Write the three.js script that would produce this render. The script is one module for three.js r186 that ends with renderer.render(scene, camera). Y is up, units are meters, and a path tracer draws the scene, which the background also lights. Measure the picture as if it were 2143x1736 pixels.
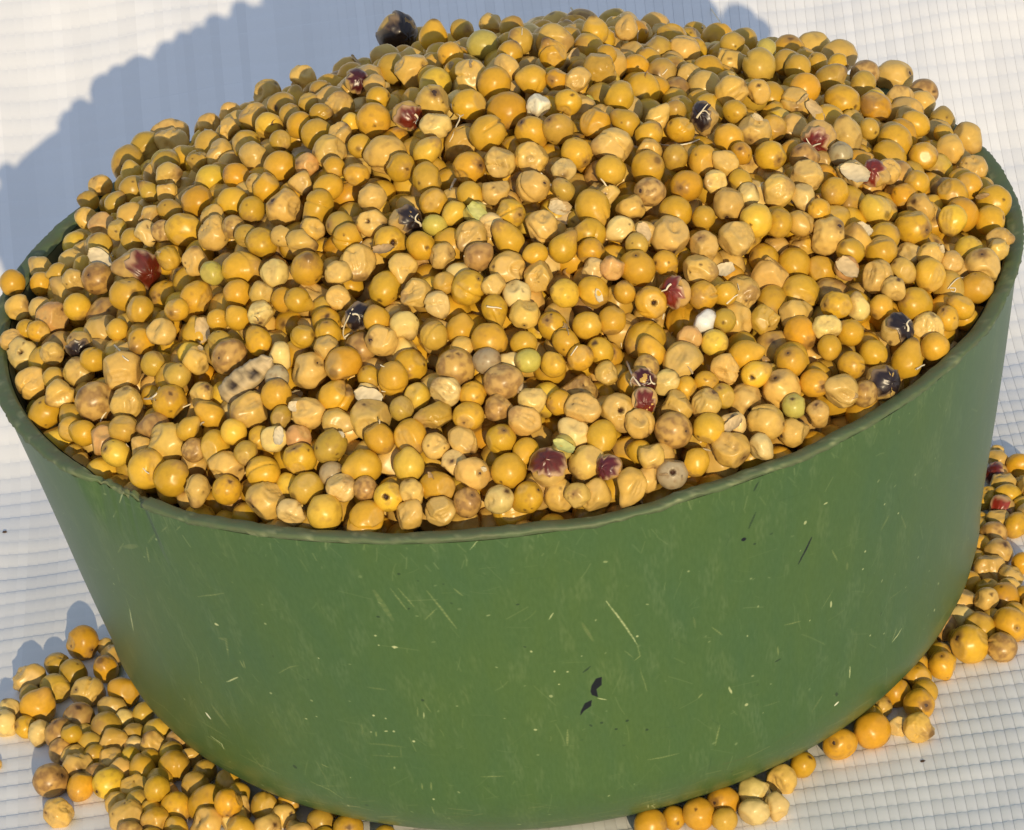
import * as THREE from 'three';
import { mergeVertices, mergeGeometries } from 'three/addons/utils/BufferGeometryUtils.js';
import { createNoise3D } from 'simplex-noise';

// ------------------------------------------------------------------ camera
const scene = new THREE.Scene();
const FOV = 13.0037, PW = 2143, PH = 1736;            // photo coordinates used below are on a 2143 x 1736 grid
const camera = new THREE.PerspectiveCamera(FOV, PW / PH, 0.02, 20);
camera.position.set(0, 0.25794, 0.40616);
camera.lookAt(-0.001535, 0, -0.05536);
camera.rotateZ(-0.143888);
camera.updateMatrixWorld();

// ------------------------------------------------------------------ sky, sun, exposure
const EXPOSURE = 1.06;
const SUN_AZ = 7.0, SUN_EL = 17.5;                    // degrees, azimuth from +z towards +x
{
  const w = 256, h = 128, d = new Float32Array(w * h * 4);
  for (let j = 0; j < h; j++) {
    const el = ((j + 0.5) / h - 0.5) * Math.PI, s = Math.max(0, Math.sin(el));
    const k = Math.pow(s, 0.55);
    const hor = [0.50, 0.51, 0.53], zen = [0.33, 0.41, 0.56];
    for (let i = 0; i < w; i++) {
      const o = (j * w + i) * 4;
      for (let c = 0; c < 3; c++) d[o + c] = el < 0 ? hor[c] * 0.55 : hor[c] + (zen[c] - hor[c]) * k;
      d[o + 3] = 1;
    }
  }
  const t = new THREE.DataTexture(d, w, h, THREE.RGBAFormat, THREE.FloatType);
  t.mapping = THREE.EquirectangularReflectionMapping;
  t.magFilter = t.minFilter = THREE.LinearFilter;
  t.needsUpdate = true;
  scene.background = t; scene.environment = t;
  scene.backgroundIntensity = 1; scene.environmentIntensity = 1;
}
const sun = new THREE.DirectionalLight(new THREE.Color().setRGB(1.0, 0.80, 0.50), 3.7);
{
  const a = SUN_AZ * Math.PI / 180, e = SUN_EL * Math.PI / 180;
  sun.position.set(Math.sin(a) * Math.cos(e) * 2, Math.sin(e) * 2, Math.cos(a) * Math.cos(e) * 2);
  sun.castShadow = true; sun.shadow.mapSize.set(4096, 4096); sun.shadow.radius = 1.2;
  const c = sun.shadow.camera; c.left = -0.3; c.right = 0.3; c.top = 0.3; c.bottom = -0.3; c.near = 0.5; c.far = 4;
  scene.add(sun, sun.target);
}
const renderer = new THREE.WebGLRenderer({ antialias: true });
renderer.setSize(1024, 830);
renderer.toneMapping = THREE.LinearToneMapping;
renderer.toneMappingExposure = EXPOSURE;
renderer.shadowMap.enabled = true;

// ------------------------------------------------------------------ helpers
function rngOf(seed) {
  let a = seed >>> 0;
  return () => { a = (a + 0x6D2B79F5) | 0; let t = Math.imul(a ^ (a >>> 15), 1 | a); t = (t + Math.imul(t ^ (t >>> 7), 61 | t)) ^ t; return ((t ^ (t >>> 14)) >>> 0) / 4294967296; };
}
const R0 = rngOf(20240611);
const noise = createNoise3D(rngOf(77));
const clamp = (v, a, b) => v < a ? a : v > b ? b : v;
const sstep = (a, b, v) => { const t = clamp((v - a) / (b - a), 0, 1); return t * t * (3 - 2 * t); };
const lerp = (a, b, t) => a + (b - a) * t;
const V = (x, y, z) => new THREE.Vector3(x, y, z);
const taken = new Map();
function numbered(n) { const k = taken.get(n) || 0; taken.set(n, k + 1); return k ? `${n}_${String(k).padStart(3, '0')}` : n; }
function shade(o) { o.traverse(m => { if (m.isMesh) { m.castShadow = true; m.receiveShadow = true; } }); return o; }
function tag(o, label, category, group, kind) { if (label) o.userData.label = label; if (category) o.userData.category = category; if (group) o.userData.group = group; if (kind) o.userData.kind = kind; return o; }
function thing(name, label, category, group) { const g = new THREE.Group(); g.name = numbered(name); scene.add(g); return tag(g, label, category, group); }
function part(name, geo, mat, parent) { const m = new THREE.Mesh(geo, mat); m.name = name; m.castShadow = m.receiveShadow = true; parent.add(m); return m; }
// a photo pixel only gives a direction from the camera
const CAM = camera.position.clone();
function rayDir(px, py) { return V(px / PW * 2 - 1, 1 - py / PH * 2, 0.5).unproject(camera).sub(CAM).normalize(); }
const FPX = PH / 2 / Math.tan(FOV * Math.PI / 360);
const camF = V(0, 0, -1).applyQuaternion(camera.quaternion);
const pv = V(0, 0, 0);
function toPix(p) { pv.copy(p).project(camera); return [(pv.x + 1) / 2 * PW, (1 - pv.y) / 2 * PH]; }

// ------------------------------------------------------------------ shapes of the place
const R = 0.065, H = 0.05265, RB = 0.05723, RF = 0.0148;     // bowl: rim radius, height, base radius, bottom fillet
const wallR = y => y < RF ? RB - RF + Math.sqrt(Math.max(0, RF * RF - (RF - y) * (RF - y))) : RB + (R - 0.0007 - RB) * (y - RF) / (H - RF);
const rise = (u, s) => u > 0 ? u * u / (u + s) : 0;
function sheetY(x, z) {                                        // the sheet lies flat under the bowl and climbs a little behind and to the left of it
  const far = sstep(0.058, 0.085, Math.hypot(x, z));
  return 0.38 * rise(-z - 0.05, 0.03) - 0.38 * rise(-z - 0.26, 0.05) + 0.10 * rise(-x - 0.062, 0.05)
    + far * (0.0007 * noise(x * 18, z * 14, 3.1) + 0.0004 * noise(x * 40, z * 55, 9.7)) - 0.0004;
}
function heapY(x, z) {                                         // top of the heap
  const t = Math.hypot(x - 0.003 * (1 - Math.min(1, Math.hypot(x, z) / R)), z) / (R - 0.0015);
  return H + 0.0243 * (1 - Math.pow(t, 1.75)) - (z < 0 ? 0.075 : 0.008) * z + 0.014 * x;
}
function hit(px, py, f, lift = 0) {                            // where a pixel's ray meets a height function
  const d = rayDir(px, py); let t = 0.3;
  for (; t < 1.2; t += 0.0015) { if (CAM.y + d.y * t < f(CAM.x + d.x * t, CAM.z + d.z * t) + lift) break; }
  let a = t - 0.0015, b = t;
  for (let i = 0; i < 14; i++) { const m = (a + b) / 2; if (CAM.y + d.y * m < f(CAM.x + d.x * m, CAM.z + d.z * m) + lift) b = m; else a = m; }
  return CAM.clone().addScaledVector(d, b);
}
function hitWall(px, py) {                                     // where a pixel's ray meets the outside of the bowl
  const d = rayDir(px, py);
  for (let t = 0.33; t < 0.6; t += 0.0002) {
    const x = CAM.x + d.x * t, y = CAM.y + d.y * t, z = CAM.z + d.z * t;
    if (y < H && y > 0 && Math.hypot(x, z) < wallR(y)) return V(x, y, z);
  }
  return null;
}

// ------------------------------------------------------------------ woven plastic sheet (setting)
const sheetMat = new THREE.MeshPhysicalMaterial({ color: new THREE.Color().setRGB(0.80, 0.80, 0.79), roughness: 0.5, specularIntensity: 0.5, side: THREE.DoubleSide });
{
  const tint = [0.82, 0.79, 0.80, 0.77].map(v => { const m = sheetMat.clone(); m.color.setRGB(v * 0.985, v * 0.995, v * 1.01); return m; });
  const sheet = new THREE.Group(); sheet.name = 'woven_sheet'; sheet.userData.kind = 'structure';
  sheet.userData.label = 'white woven plastic sheet under the green bowl'; scene.add(sheet);
  // the part of the sheet beyond the counted tapes, and the backing below them
  {
    const xs = [], zs = [];
    for (let i = -60; i <= 60; i++) { const s = i / 60; xs.push(s * (0.14 + 0.86 * Math.pow(Math.abs(s), 3))); zs.push(-0.09 + s * (0.2 + 1.2 * Math.pow(Math.abs(s), 3))); }
    const p = [], ix = [];
    for (const z of zs) for (const x of xs) p.push(x, sheetY(clamp(x, -0.3, 0.3), clamp(z, -0.4, 0.4)) - 0.00012, z);
    const n = xs.length;
    for (let j = 0; j < n - 1; j++) for (let i = 0; i < n - 1; i++) { const a = j * n + i; ix.push(a, a + n, a + 1, a + 1, a + n, a + n + 1); }
    const g = new THREE.BufferGeometry(); g.setAttribute('position', new THREE.Float32BufferAttribute(p, 3)); g.setIndex(ix); g.computeVertexNormals();
    part('backing_film', g, sheetMat, sheet);
  }
  // tape positions: wefts run along x and get wider towards the back, warps run along z and fan out slightly
  const wz = [0.085]; while (wz[wz.length - 1] > -0.235) { const z = wz[wz.length - 1]; wz.push(z - lerp(0.0030, 0.0037, clamp((0.05 - z) / 0.15, 0, 1)) * (0.93 + 0.14 * R0())); }
  const fan = z => lerp(0.00132, 0.00149, clamp((0.06 - z) / 0.18, -0.2, 1.35));
  const W0 = -90, W1 = 92, AMP = 0.00003;
  const prom = (x, z) => clamp(sstep(-0.05, 0.05, x + 0.012 * noise(x * 20, z * 20, 60)), 0, 1);   // the warps stand out more on one side of the sheet
  const wig = (i, z) => 0.0001 * noise(i * 0.7, z * 30, 21);
  const edgeX = (i, z) => i * fan(z) + wig(i, z) + 0.0012 * noise(0.3, z * 9, i * 0.01);
  const wob = (k, x) => 0.00022 * noise(k * 0.9, x * 22, 5) ;
  function ribbon(path, nw) {   // path: list of {c:[x,y,z], s:[dx,dz] half width vector, crown}
    const p = [], ix = [], uv = [];
    path.forEach((q, j) => { for (let i = 0; i <= nw; i++) { const t = i / nw * 2 - 1; p.push(q.x + q.sx * t, q.y + (q.sz ? sheetY(q.x, q.z + q.sz * t) - sheetY(q.x, q.z) : sheetY(q.x + q.sx * t, q.z) - sheetY(q.x, q.z)) + q.crown * (1 - t * t) + (q.tilt || 0) * t, q.z + q.sz * t); uv.push(i / nw, j); } });
    for (let j = 0; j < path.length - 1; j++) for (let i = 0; i < nw; i++) { const a = j * (nw + 1) + i; ix.push(a, a + nw + 1, a + 1, a + 1, a + nw + 1, a + nw + 2); }
    const g = new THREE.BufferGeometry(); g.setAttribute('position', new THREE.Float32BufferAttribute(p, 3)); g.setAttribute('uv', new THREE.Float32BufferAttribute(uv, 2)); g.setIndex(ix); g.computeVertexNormals(); return g;
  }
  let nWarp = 0, nWeft = 0; const wp = [];
  for (let k = 0; k < wz.length - 1; k++) {
    const zc = (wz[k] + wz[k + 1]) / 2, hw = (wz[k] - wz[k + 1]) / 2 * 1.0, path = [];
    const prof = { crown: 0.00006 + (R0() - 0.5) * 0.00003, tilt: 0.00005 + (R0() - 0.5) * 0.00004 }; wp.push(prof);
    for (let i = W0; i < W1; i++) for (let s = 0; s < 1; s++) {
      const ii = i + s / 3, x = (ii + 0.5) * fan(zc), z = zc + wob(k, x);
      const wave = Math.cos(Math.PI * ii) * (k % 2 ? 1 : -1);
      path.push({ x, y: sheetY(x, z) + 0.00002, z, sx: 0, sz: -hw, tilt: prof.tilt, crown: prof.crown });
    }
    const m = part(nWeft ? `weft_tape_${String(nWeft).padStart(3, '0')}` : 'weft_tape', ribbon(path, 2), tint[Math.floor(R0() * 4)], sheet); nWeft++;
    m.castShadow = true;
  }
  for (let i = W0; i < W1; i++) {
    const path = [];
    for (let k = 0; k < wz.length - 1; k++) for (const s of [0.03, 0.3, 0.65, 0.97]) {
      const z = lerp(wz[k], wz[k + 1], s), e0 = edgeX(i, z), e1 = edgeX(i + 1, z), x = (e0 + e1) / 2, t = s * 2 - 1, pr = prom(x, z);   // drapes over the wefts
      path.push({ x, y: sheetY(x, z) + 0.00006 + wp[k].crown * (1 - t * t) * (1 + 0.5 * pr) + wp[k].tilt * t, z, sx: (e1 - e0) / 2 - 0.000022 * pr, sz: 0, crown: 0.000004 + 0.00009 * pr });
    }
    part(nWarp ? `warp_tape_${String(nWarp).padStart(3, '0')}` : 'warp_tape', ribbon(path, 2), tint[Math.floor(R0() * 4)], sheet); nWarp++;
  }
}
console.log('sheet done');

// ------------------------------------------------------------------ green plastic bowl
const zone = (x0, y0, s) => (x, y) => [(x0 + x / s) * PW / 2498, (y0 + y / s) * PW / 2498];   // coordinates read in an enlarged crop of the photo
{
  const bowl = thing('plastic_bowl', 'scratched green plastic bowl with a chipped rim, heaped with yellow grain', 'bowl');
  const tw = 2048, th = 700;
  const cv = document.createElement('canvas'); cv.width = tw; cv.height = th;
  const cx = cv.getContext('2d');
  // plastic: uneven green with fine grain
  const img = cx.createImageData(tw, th), rr = rngOf(5);
  for (let j = 0; j < th; j++) for (let i = 0; i < tw; i++) {
    const a = i / tw * Math.PI * 2, X = Math.cos(a), Z = Math.sin(a), y = j / th;
    let m = 0.5 * noise(X * 1.6, y * 1.8, Z * 1.6) + 0.3 * noise(X * 5, y * 3, Z * 5 + 4) + 0.25 * noise(X * 14 + 2, y * 7, Z * 14);
    const f = noise(X * 60, y * 40, Z * 60) * 0.5 + (rr() - 0.5) * 0.8;
    const o = (j * tw + i) * 4;
    const st = noise(X * 70, y * 34, Z * 70), hz = sstep(0.25, 0.8, noise(X * 7 + 3, y * 5, Z * 7) + 0.35 * noise(X * 40, y * 14, Z * 40)) * (0.5 + 0.5 * st);
    img.data[o] = 66 + m * 4 + f * 2.5 + st * 2 + hz * 11; img.data[o + 1] = 93 + m * 2 + f * 2.5 + st * 2 + hz * 8; img.data[o + 2] = 50 - m * 4 + f * 2.5 + st * 2 + hz * 9; img.data[o + 3] = 255;
  }
  cx.putImageData(img, 0, 0);
  const uvOf = p => [((Math.atan2(p.x, p.z) / Math.PI + 0.5) % 1) * tw, (1 - p.y / H) * th];
  const PXM = tw / (Math.PI * 0.061);                        // texture pixels per metre
  function stroke(z, pts, w, col) {
    const q = pts.map(([x, y]) => hitWall(...z(x, y))).filter(Boolean).map(uvOf); if (q.length < 2) return;
    cx.strokeStyle = col; cx.lineCap = 'round'; cx.lineJoin = 'round';
    const steps = [];
    for (let i = 0; i < q.length - 1; i++) for (let s = 0; s < 6; s++) steps.push([lerp(q[i][0], q[i + 1][0], s / 6), lerp(q[i][1], q[i + 1][1], s / 6)]);
    steps.push(q[q.length - 1]);
    for (let i = 0; i < steps.length - 1; i++) {
      const t = i / (steps.length - 1), taper = 0.35 + 0.65 * Math.sin(Math.PI * Math.min(1, t * 0.9 + 0.1));
      cx.globalAlpha = 0.6 + 0.4 * rr(); cx.lineWidth = Math.max(0.7, w * 0.62 * taper);
      cx.beginPath(); cx.moveTo(steps[i][0] + (rr() - 0.5), steps[i][1] + (rr() - 0.5)); cx.lineTo(...steps[i + 1]); cx.stroke();
    }
    cx.globalAlpha = 1;
  }
  function blot(z, pts, col) { const q = pts.map(([x, y]) => hitWall(...z(x, y))).filter(Boolean).map(uvOf); if (q.length < 3) return; cx.fillStyle = col; cx.beginPath(); q.forEach((p, i) => i ? cx.lineTo(...p) : cx.moveTo(...p)); cx.closePath(); cx.fill(); }
  function dot(z, x, y, r, col) { const p = hitWall(...z(x, y)); if (!p) return; const [u, v] = uvOf(p); cx.fillStyle = col; cx.beginPath(); cx.ellipse(u, v, r * 0.6 * (0.5 + 0.5 * rr()), r * 0.6 * (0.7 + 0.6 * rr()), rr() * 3, 0, 7); cx.fill(); }
  const A = zone(900, 1300, 2.893), B = zone(1798, 1000, 2.893), C = zone(0, 1424, 2.893), D = zone(1498, 1500, 3.061), E2 = zone(400, 1500, 3.061), F = zone(0, 1000, 2.893), G = zone(200, 950, 4.96);
  const hi = 'rgba(180,186,138,0.75)', mid = 'rgba(134,144,90,0.46)', lo = 'rgba(120,130,80,0.26)', dk = 'rgba(38,56,34,0.75)', bk = 'rgb(14,18,24)';
  // random scuffs first
  for (let i = 0; i < 900; i++) {
    const u = rr() * tw, v = Math.pow(rr(), 0.7) * th, L = 4 + rr() * rr() * 60, an = rr() * 3.14;
    cx.globalAlpha = 0.06 + 0.2 * rr() * rr(); cx.strokeStyle = rr() < 0.8 ? '#9fa672' : '#263c24'; cx.lineWidth = 0.6 + rr() * 1.3;
    cx.beginPath(); cx.moveTo(u, v); cx.quadraticCurveTo(u + Math.cos(an) * L * 0.5 + (rr() - 0.5) * 6, v + Math.sin(an) * L * 0.5 + (rr() - 0.5) * 6, u + Math.cos(an) * L, v + Math.sin(an) * L); cx.stroke();
  }
  for (let i = 0; i < 200; i++) { cx.globalAlpha = 0.1 + 0.4 * rr(); cx.fillStyle = rr() < 0.75 ? '#c6c898' : '#23361f'; cx.beginPath(); cx.ellipse(rr() * tw, rr() * th, 0.8 + rr() * 1.6, 0.8 + rr() * 2.4, rr() * 3, 0, 7); cx.fill(); }
  // scraped, dirty band of short scratches along the bottom bend
  for (let i = 0; i < 900; i++) {
    const u = rr() * tw, v = th * (1 - 0.02 - 0.2 * rr() * rr()), L = 6 + rr() * 46;
    cx.globalAlpha = 0.06 + 0.3 * rr(); cx.strokeStyle = rr() < 0.7 ? '#9a9462' : '#55562f'; cx.lineWidth = 0.7 + rr() * 2.0;
    cx.beginPath(); cx.moveTo(u, v); cx.lineTo(u + L, v + (rr() - 0.5) * 26); cx.stroke();
  }
  for (let i = 0; i < 420; i++) {
    const u = rr() * tw, v = th * 0.12 * rr() * rr(), L = 3 + rr() * 22, an = 0.9 + rr() * 1.2;
    cx.globalAlpha = 0.05 + 0.25 * rr() * rr(); cx.strokeStyle = '#a8ae7c'; cx.lineWidth = 0.6 + rr() * 1.6; cx.beginPath(); cx.moveTo(u, v); cx.lineTo(u + Math.cos(an) * L, v + Math.sin(an) * L); cx.stroke();
  }
  cx.globalAlpha = 1;
  // marks read from the photograph
  stroke(A, [[1670, 470], [1800, 640], [1890, 780]], 4, hi); stroke(A, [[410, 400], [520, 530], [620, 660]], 5, mid);
  stroke(A, [[155, 380], [270, 530]], 4, mid); stroke(A, [[210, 380], [320, 510]], 4, mid); stroke(A, [[480, 520], [400, 600]], 3.5, mid);
  stroke(A, [[1300, 550], [1270, 600]], 3, hi); stroke(A, [[1890, 780], [1910, 860], [1870, 895]], 3, mid); stroke(A, [[1800, 820], [1860, 870]], 2.5, mid);
  stroke(A, [[1500, 620], [1540, 690], [1580, 750]], 8, lo); stroke(A, [[1910, 950], [1960, 1110]], 2.5, mid); stroke(A, [[1610, 1155], [1675, 1168]], 3, hi);
  stroke(A, [[0, 1480], [120, 1485], [260, 1500]], 6, lo); stroke(A, [[20, 1560], [240, 1570]], 5, lo); stroke(A, [[230, 1500], [230, 1570]], 4, lo);
  stroke(A, [[350, 1210], [350, 1280]], 2.5, mid); stroke(A, [[392, 1250], [392, 1295]], 3, hi); stroke(A, [[395, 1180], [445, 1250]], 2.5, mid);
  stroke(A, [[790, 1715], [950, 1712]], 4, mid); stroke(A, [[1400, 1380], [1400, 1490]], 5, mid); stroke(A, [[780, 30], [715, 105]], 2, hi);
  stroke(A, [[600, 380], [665, 430]], 4, mid); stroke(A, [[40, 400], [170, 600]], 12, lo); stroke(A, [[0, 1075], [130, 1090]], 6, lo);
  for (const [x, y, r] of [[185, 795, 4], [1308, 965, 4], [1340, 1058, 3], [75, 780, 3], [50, 715, 3], [1145, 825, 3.5], [1175, 1380, 4], [40, 1275, 3], [125, 1295, 3], [1890, 720, 3.5], [1400, 970, 3], [320, 1460, 3.5], [180, 1390, 3], [1500, 860, 2]]) dot(A, x, y, r, hi);
  blot(A, [[1640, 1005], [1600, 1018], [1570, 1070], [1562, 1110], [1572, 1135], [1615, 1150], [1602, 1090], [1640, 1065]], bk);
  blot(A, [[1570, 1168], [1522, 1190], [1494, 1245], [1490, 1280], [1515, 1245], [1566, 1212]], bk);
  stroke(A, [[1560, 930], [1510, 975]], 5, dk);
  for (const [x, y, r] of [[215, 280, 4], [285, 525, 4], [70, 580, 4], [1100, 795, 4], [1640, 1330, 5], [1820, 1318, 4], [1565, 1350, 4], [1745, 1375, 3], [1960, 1385, 3], [385, 1165, 4], [1050, 490, 3]]) dot(A, x, y, r, dk);
  stroke(B, [[520, 895], [480, 980], [430, 1085]], 4.5, bk); stroke(B, [[150, 510], [120, 570]], 5, dk); stroke(B, [[130, 720], [80, 830]], 5, dk); dot(B, 45, 910, 5, bk); dot(B, 120, 940, 4, dk);
  stroke(B, [[665, 985], [705, 1060]], 4, mid); stroke(B, [[770, 1070], [775, 1125]], 6, lo); stroke(B, [[665, 1350], [665, 1390]], 5, hi); stroke(B, [[680, 1260], [600, 1400]], 2.5, mid);
  stroke(B, [[340, 1520], [450, 1490]], 4, mid); stroke(B, [[1160, 1540], [1130, 1590], [1090, 1635]], 4, hi); stroke(B, [[1160, 1270], [1080, 1330]], 4, lo); stroke(B, [[1060, 740], [1010, 840]], 8, lo); stroke(B, [[1150, 740], [1185, 830]], 5, lo);
  for (const [x, y, r] of [[620, 655, 4], [1030, 660, 4], [1130, 725, 3.5], [885, 1120, 3], [900, 995, 3], [1390, 1410, 4], [475, 790, 5], [515, 1485, 3], [940, 1590, 3], [75, 1595, 3]]) dot(B, x, y, r, hi);
  stroke(C, [[905, 180], [920, 260], [935, 330]], 5, hi); stroke(C, [[870, 80], [905, 180]], 2.5, mid); stroke(C, [[1390, 95], [1580, 65]], 4, mid); stroke(C, [[1610, 690], [1670, 660]], 3, hi); stroke(C, [[1460, 905], [1490, 945]], 8, 'rgb(214,214,186)');
  stroke(C, [[1540, 390], [1590, 400], [1610, 520]], 5, lo); stroke(C, [[1690, 540], [1720, 590]], 5, mid); dot(C, 1525, 290, 5, hi);
  stroke(C, [[1460, 1070], [1530, 1110], [1590, 1170]], 4, mid); stroke(C, [[1060, 800], [1160, 870], [1280, 990]], 4, mid); stroke(C, [[1400, 950], [1600, 1070]], 7, lo); stroke(C, [[1690, 1200], [1830, 1270], [1990, 1340]], 5, lo); stroke(C, [[1230, 990], [1420, 1150], [1700, 1320]], 5, lo); stroke(C, [[1500, 850], [1620, 1010]], 14, lo);
  stroke(D, [[860, 540], [880, 585]], 5, hi); stroke(D, [[1760, 380], [1755, 465]], 4, hi); stroke(D, [[1670, 645], [1645, 672]], 6, 'rgb(220,220,196)'); stroke(D, [[790, 820], [755, 970]], 4.5, mid); stroke(D, [[250, 1078], [370, 1058], [485, 1030]], 4, mid);
  stroke(D, [[660, 585], [630, 615]], 5, mid); dot(D, 990, 670, 5, hi); stroke(D, [[1230, 645], [1115, 680]], 4, lo); stroke(D, [[1560, 590], [1480, 720]], 6, lo); stroke(D, [[730, 90], [810, 150]], 4, mid); stroke(D, [[590, 10], [605, 90]], 5, lo); stroke(D, [[1225, 240], [1230, 300]], 4, mid); stroke(D, [[2110, 100], [2075, 190]], 4, mid);
  stroke(D, [[255, 1415], [255, 1440]], 3, hi); stroke(D, [[310, 1412], [282, 1424], [310, 1442]], 3, hi); stroke(D, [[1250, 330], [1205, 350]], 5, dk); dot(D, 97, 780, 4, dk); dot(D, 245, 850, 4, dk); dot(D, 12, 842, 4, dk); dot(D, 1660, 590, 6, dk);
  stroke(E2, [[470, 500], [550, 465]], 3.5, hi); stroke(E2, [[860, 430], [940, 385], [1010, 370]], 3, mid); stroke(E2, [[400, 175], [460, 180], [480, 300]], 6, lo); stroke(E2, [[590, 340], [605, 395]], 4, mid); stroke(E2, [[1995, 1240], [1998, 1305]], 4, mid); stroke(E2, [[1925, 1255], [1930, 1300]], 4, mid);
  stroke(E2, [[1130, 1080], [1200, 1200], [1240, 1290]], 4, lo); stroke(E2, [[1100, 1240], [1230, 1300], [1340, 1370]], 4, mid); stroke(E2, [[1140, 1270], [1320, 1275]], 4, lo); stroke(E2, [[350, 900], [430, 960], [450, 1000]], 4, hi); stroke(E2, [[620, 1000], [780, 1180]], 6, lo); stroke(E2, [[2000, 1430], [2020, 1480]], 4, mid); stroke(E2, [[1180, 1110], [1230, 1135]], 4, mid); stroke(E2, [[1480, 800], [1490, 880]], 5, lo); stroke(E2, [[1590, 860], [1590, 900]], 4, mid);
  for (const [x, y, r] of [[385, 70, 5], [1730, 225, 5], [1160, 315, 3], [1065, 770, 3], [1145, 750, 3], [1570, 740, 4], [1665, 855, 4], [1870, 935, 4], [2015, 1370, 3]]) dot(E2, x, y, r, hi);
  dot(E2, 980, 1130, 6, dk);
  stroke(F, [[820, 550], [805, 610], [798, 680]], 5, mid); stroke(F, [[870, 940], [825, 1010]], 4, mid); stroke(F, [[1030, 970], [1045, 1075]], 5, mid); stroke(F, [[1090, 870], [1040, 940]], 5, lo); stroke(F, [[820, 1160], [835, 1220]], 3.5, mid); stroke(F, [[870, 640], [890, 600]], 3, lo); stroke(F, [[870, 970], [960, 960]], 14, lo);
  stroke(G, [[410, 1180], [395, 1280], [378, 1410]], 3, hi); stroke(G, [[545, 1290], [520, 1340]], 3, mid); stroke(G, [[960, 1720], [1040, 1650]], 2.5, mid); stroke(G, [[1150, 1700], [1200, 1640]], 2.5, mid);
  const map = new THREE.CanvasTexture(cv); map.colorSpace = THREE.SRGBColorSpace; map.wrapS = THREE.RepeatWrapping; map.anisotropy = 8;
  const wallMat = new THREE.MeshPhysicalMaterial({ map, roughness: 0.38, specularIntensity: 0.6 });
  const innerMat = new THREE.MeshStandardMaterial({ vertexColors: true, roughness: 0.6 });
  const rimMat = new THREE.MeshStandardMaterial({ vertexColors: true, roughness: 0.6 });

  const NS = 720;
  // the lip of the rim is broken away between these two directions, and ragged everywhere
  const dirOf = (px, py) => { const p = hit(px, py, () => H); return Math.atan2(p.x, p.z); };
  const c0 = dirOf(128, 990), c1 = dirOf(287, 1052);
  const ragged = a => 0.00008 * noise(Math.cos(a) * 14, Math.sin(a) * 14, 2) + 0.00004 * noise(Math.cos(a) * 50, Math.sin(a) * 50, 7) + 0.0002 * Math.max(0, noise(Math.cos(a) * 30, Math.sin(a) * 30, 11) - 0.5);
  function lipOf(a) {
    let k = 1; if (a > c0 && a < c1) k = Math.min(sstep(0, 0.05, a - c0), 1) > 0 ? 1 - sstep(0, 0.07, a - c0) * (1 - 0.12 * (0.5 + noise(a * 60, 1, 1))) : 1;
    if (a > c1) k = 1;
    return k;
  }
  const rimH = a => H + ragged(a) - (1 - lipOf(a)) * (0.0011 + 0.0005 * noise(a * 40, 3, 3)) - 0.0006 * Math.max(0, noise(Math.cos(a) * 4, Math.sin(a) * 4, 31));
  const rimIn = a => (1 - lipOf(a)) * 0.0015;
  function loft(rows, uvf, colf) {    // rows: functions of the angle -> [radius, y]
    const p = [], uv = [], col = [], ix = [];
    rows.forEach((f, j) => { for (let i = 0; i <= NS; i++) { const a = -Math.PI + i / NS * 2 * Math.PI, [r, y] = f(a); p.push(Math.sin(a) * r, y, Math.cos(a) * r); uv.push(a / Math.PI + 0.5, y / H); if (colf) col.push(...colf(a, j, y)); } });
    for (let j = 0; j < rows.length - 1; j++) for (let i = 0; i < NS; i++) { const a = j * (NS + 1) + i; ix.push(a, a + 1, a + NS + 1, a + 1, a + NS + 2, a + NS + 1); }
    const g = new THREE.BufferGeometry(); g.setAttribute('position', new THREE.Float32BufferAttribute(p, 3)); g.setAttribute('uv', new THREE.Float32BufferAttribute(uv, 2));
    if (colf) g.setAttribute('color', new THREE.Float32BufferAttribute(col, 3));
    g.setIndex(ix); g.computeVertexNormals();
    // weld the seam normals
    const n = g.attributes.normal; for (let j = 0; j < rows.length; j++) { const a = j * (NS + 1), b = a + NS; n.setXYZ(a, n.getX(b), n.getY(b), n.getZ(b)); }
    return g;
  }
  const LIPY = 0.0010;
  const warp = (a, y) => 0.00035 * noise(Math.cos(a) * 1.3, y * 20, Math.sin(a) * 1.3) * sstep(0.01, 0.03, y);
  const outer = [a => [0.0005, 0.0012], a => [0.03, 0.0011], a => [RB - RF - 0.001, 0.0003]];
  for (let k = 0; k <= 8; k++) { const t = k / 8 * Math.PI / 2; outer.push(a => [RB - RF + RF * Math.sin(t), RF - RF * Math.cos(t)]); }
  for (let k = 1; k <= 12; k++) { const y = RF + (H - LIPY - RF) * k / 12; outer.push(a => { const yy = k === 12 ? Math.min(y, rimH(a) - 0.0004) : y; return [wallR(yy) + warp(a, yy) - rimIn(a) * sstep(H - 0.008, H, yy) * 1, yy]; }); }
  part('outer_wall', loft(outer), wallMat, bowl);
  const TH = 0.0019;
  const o2 = a => wallR(H) + warp(a, H) * 0.5 - rimIn(a) * 1.3;
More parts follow.
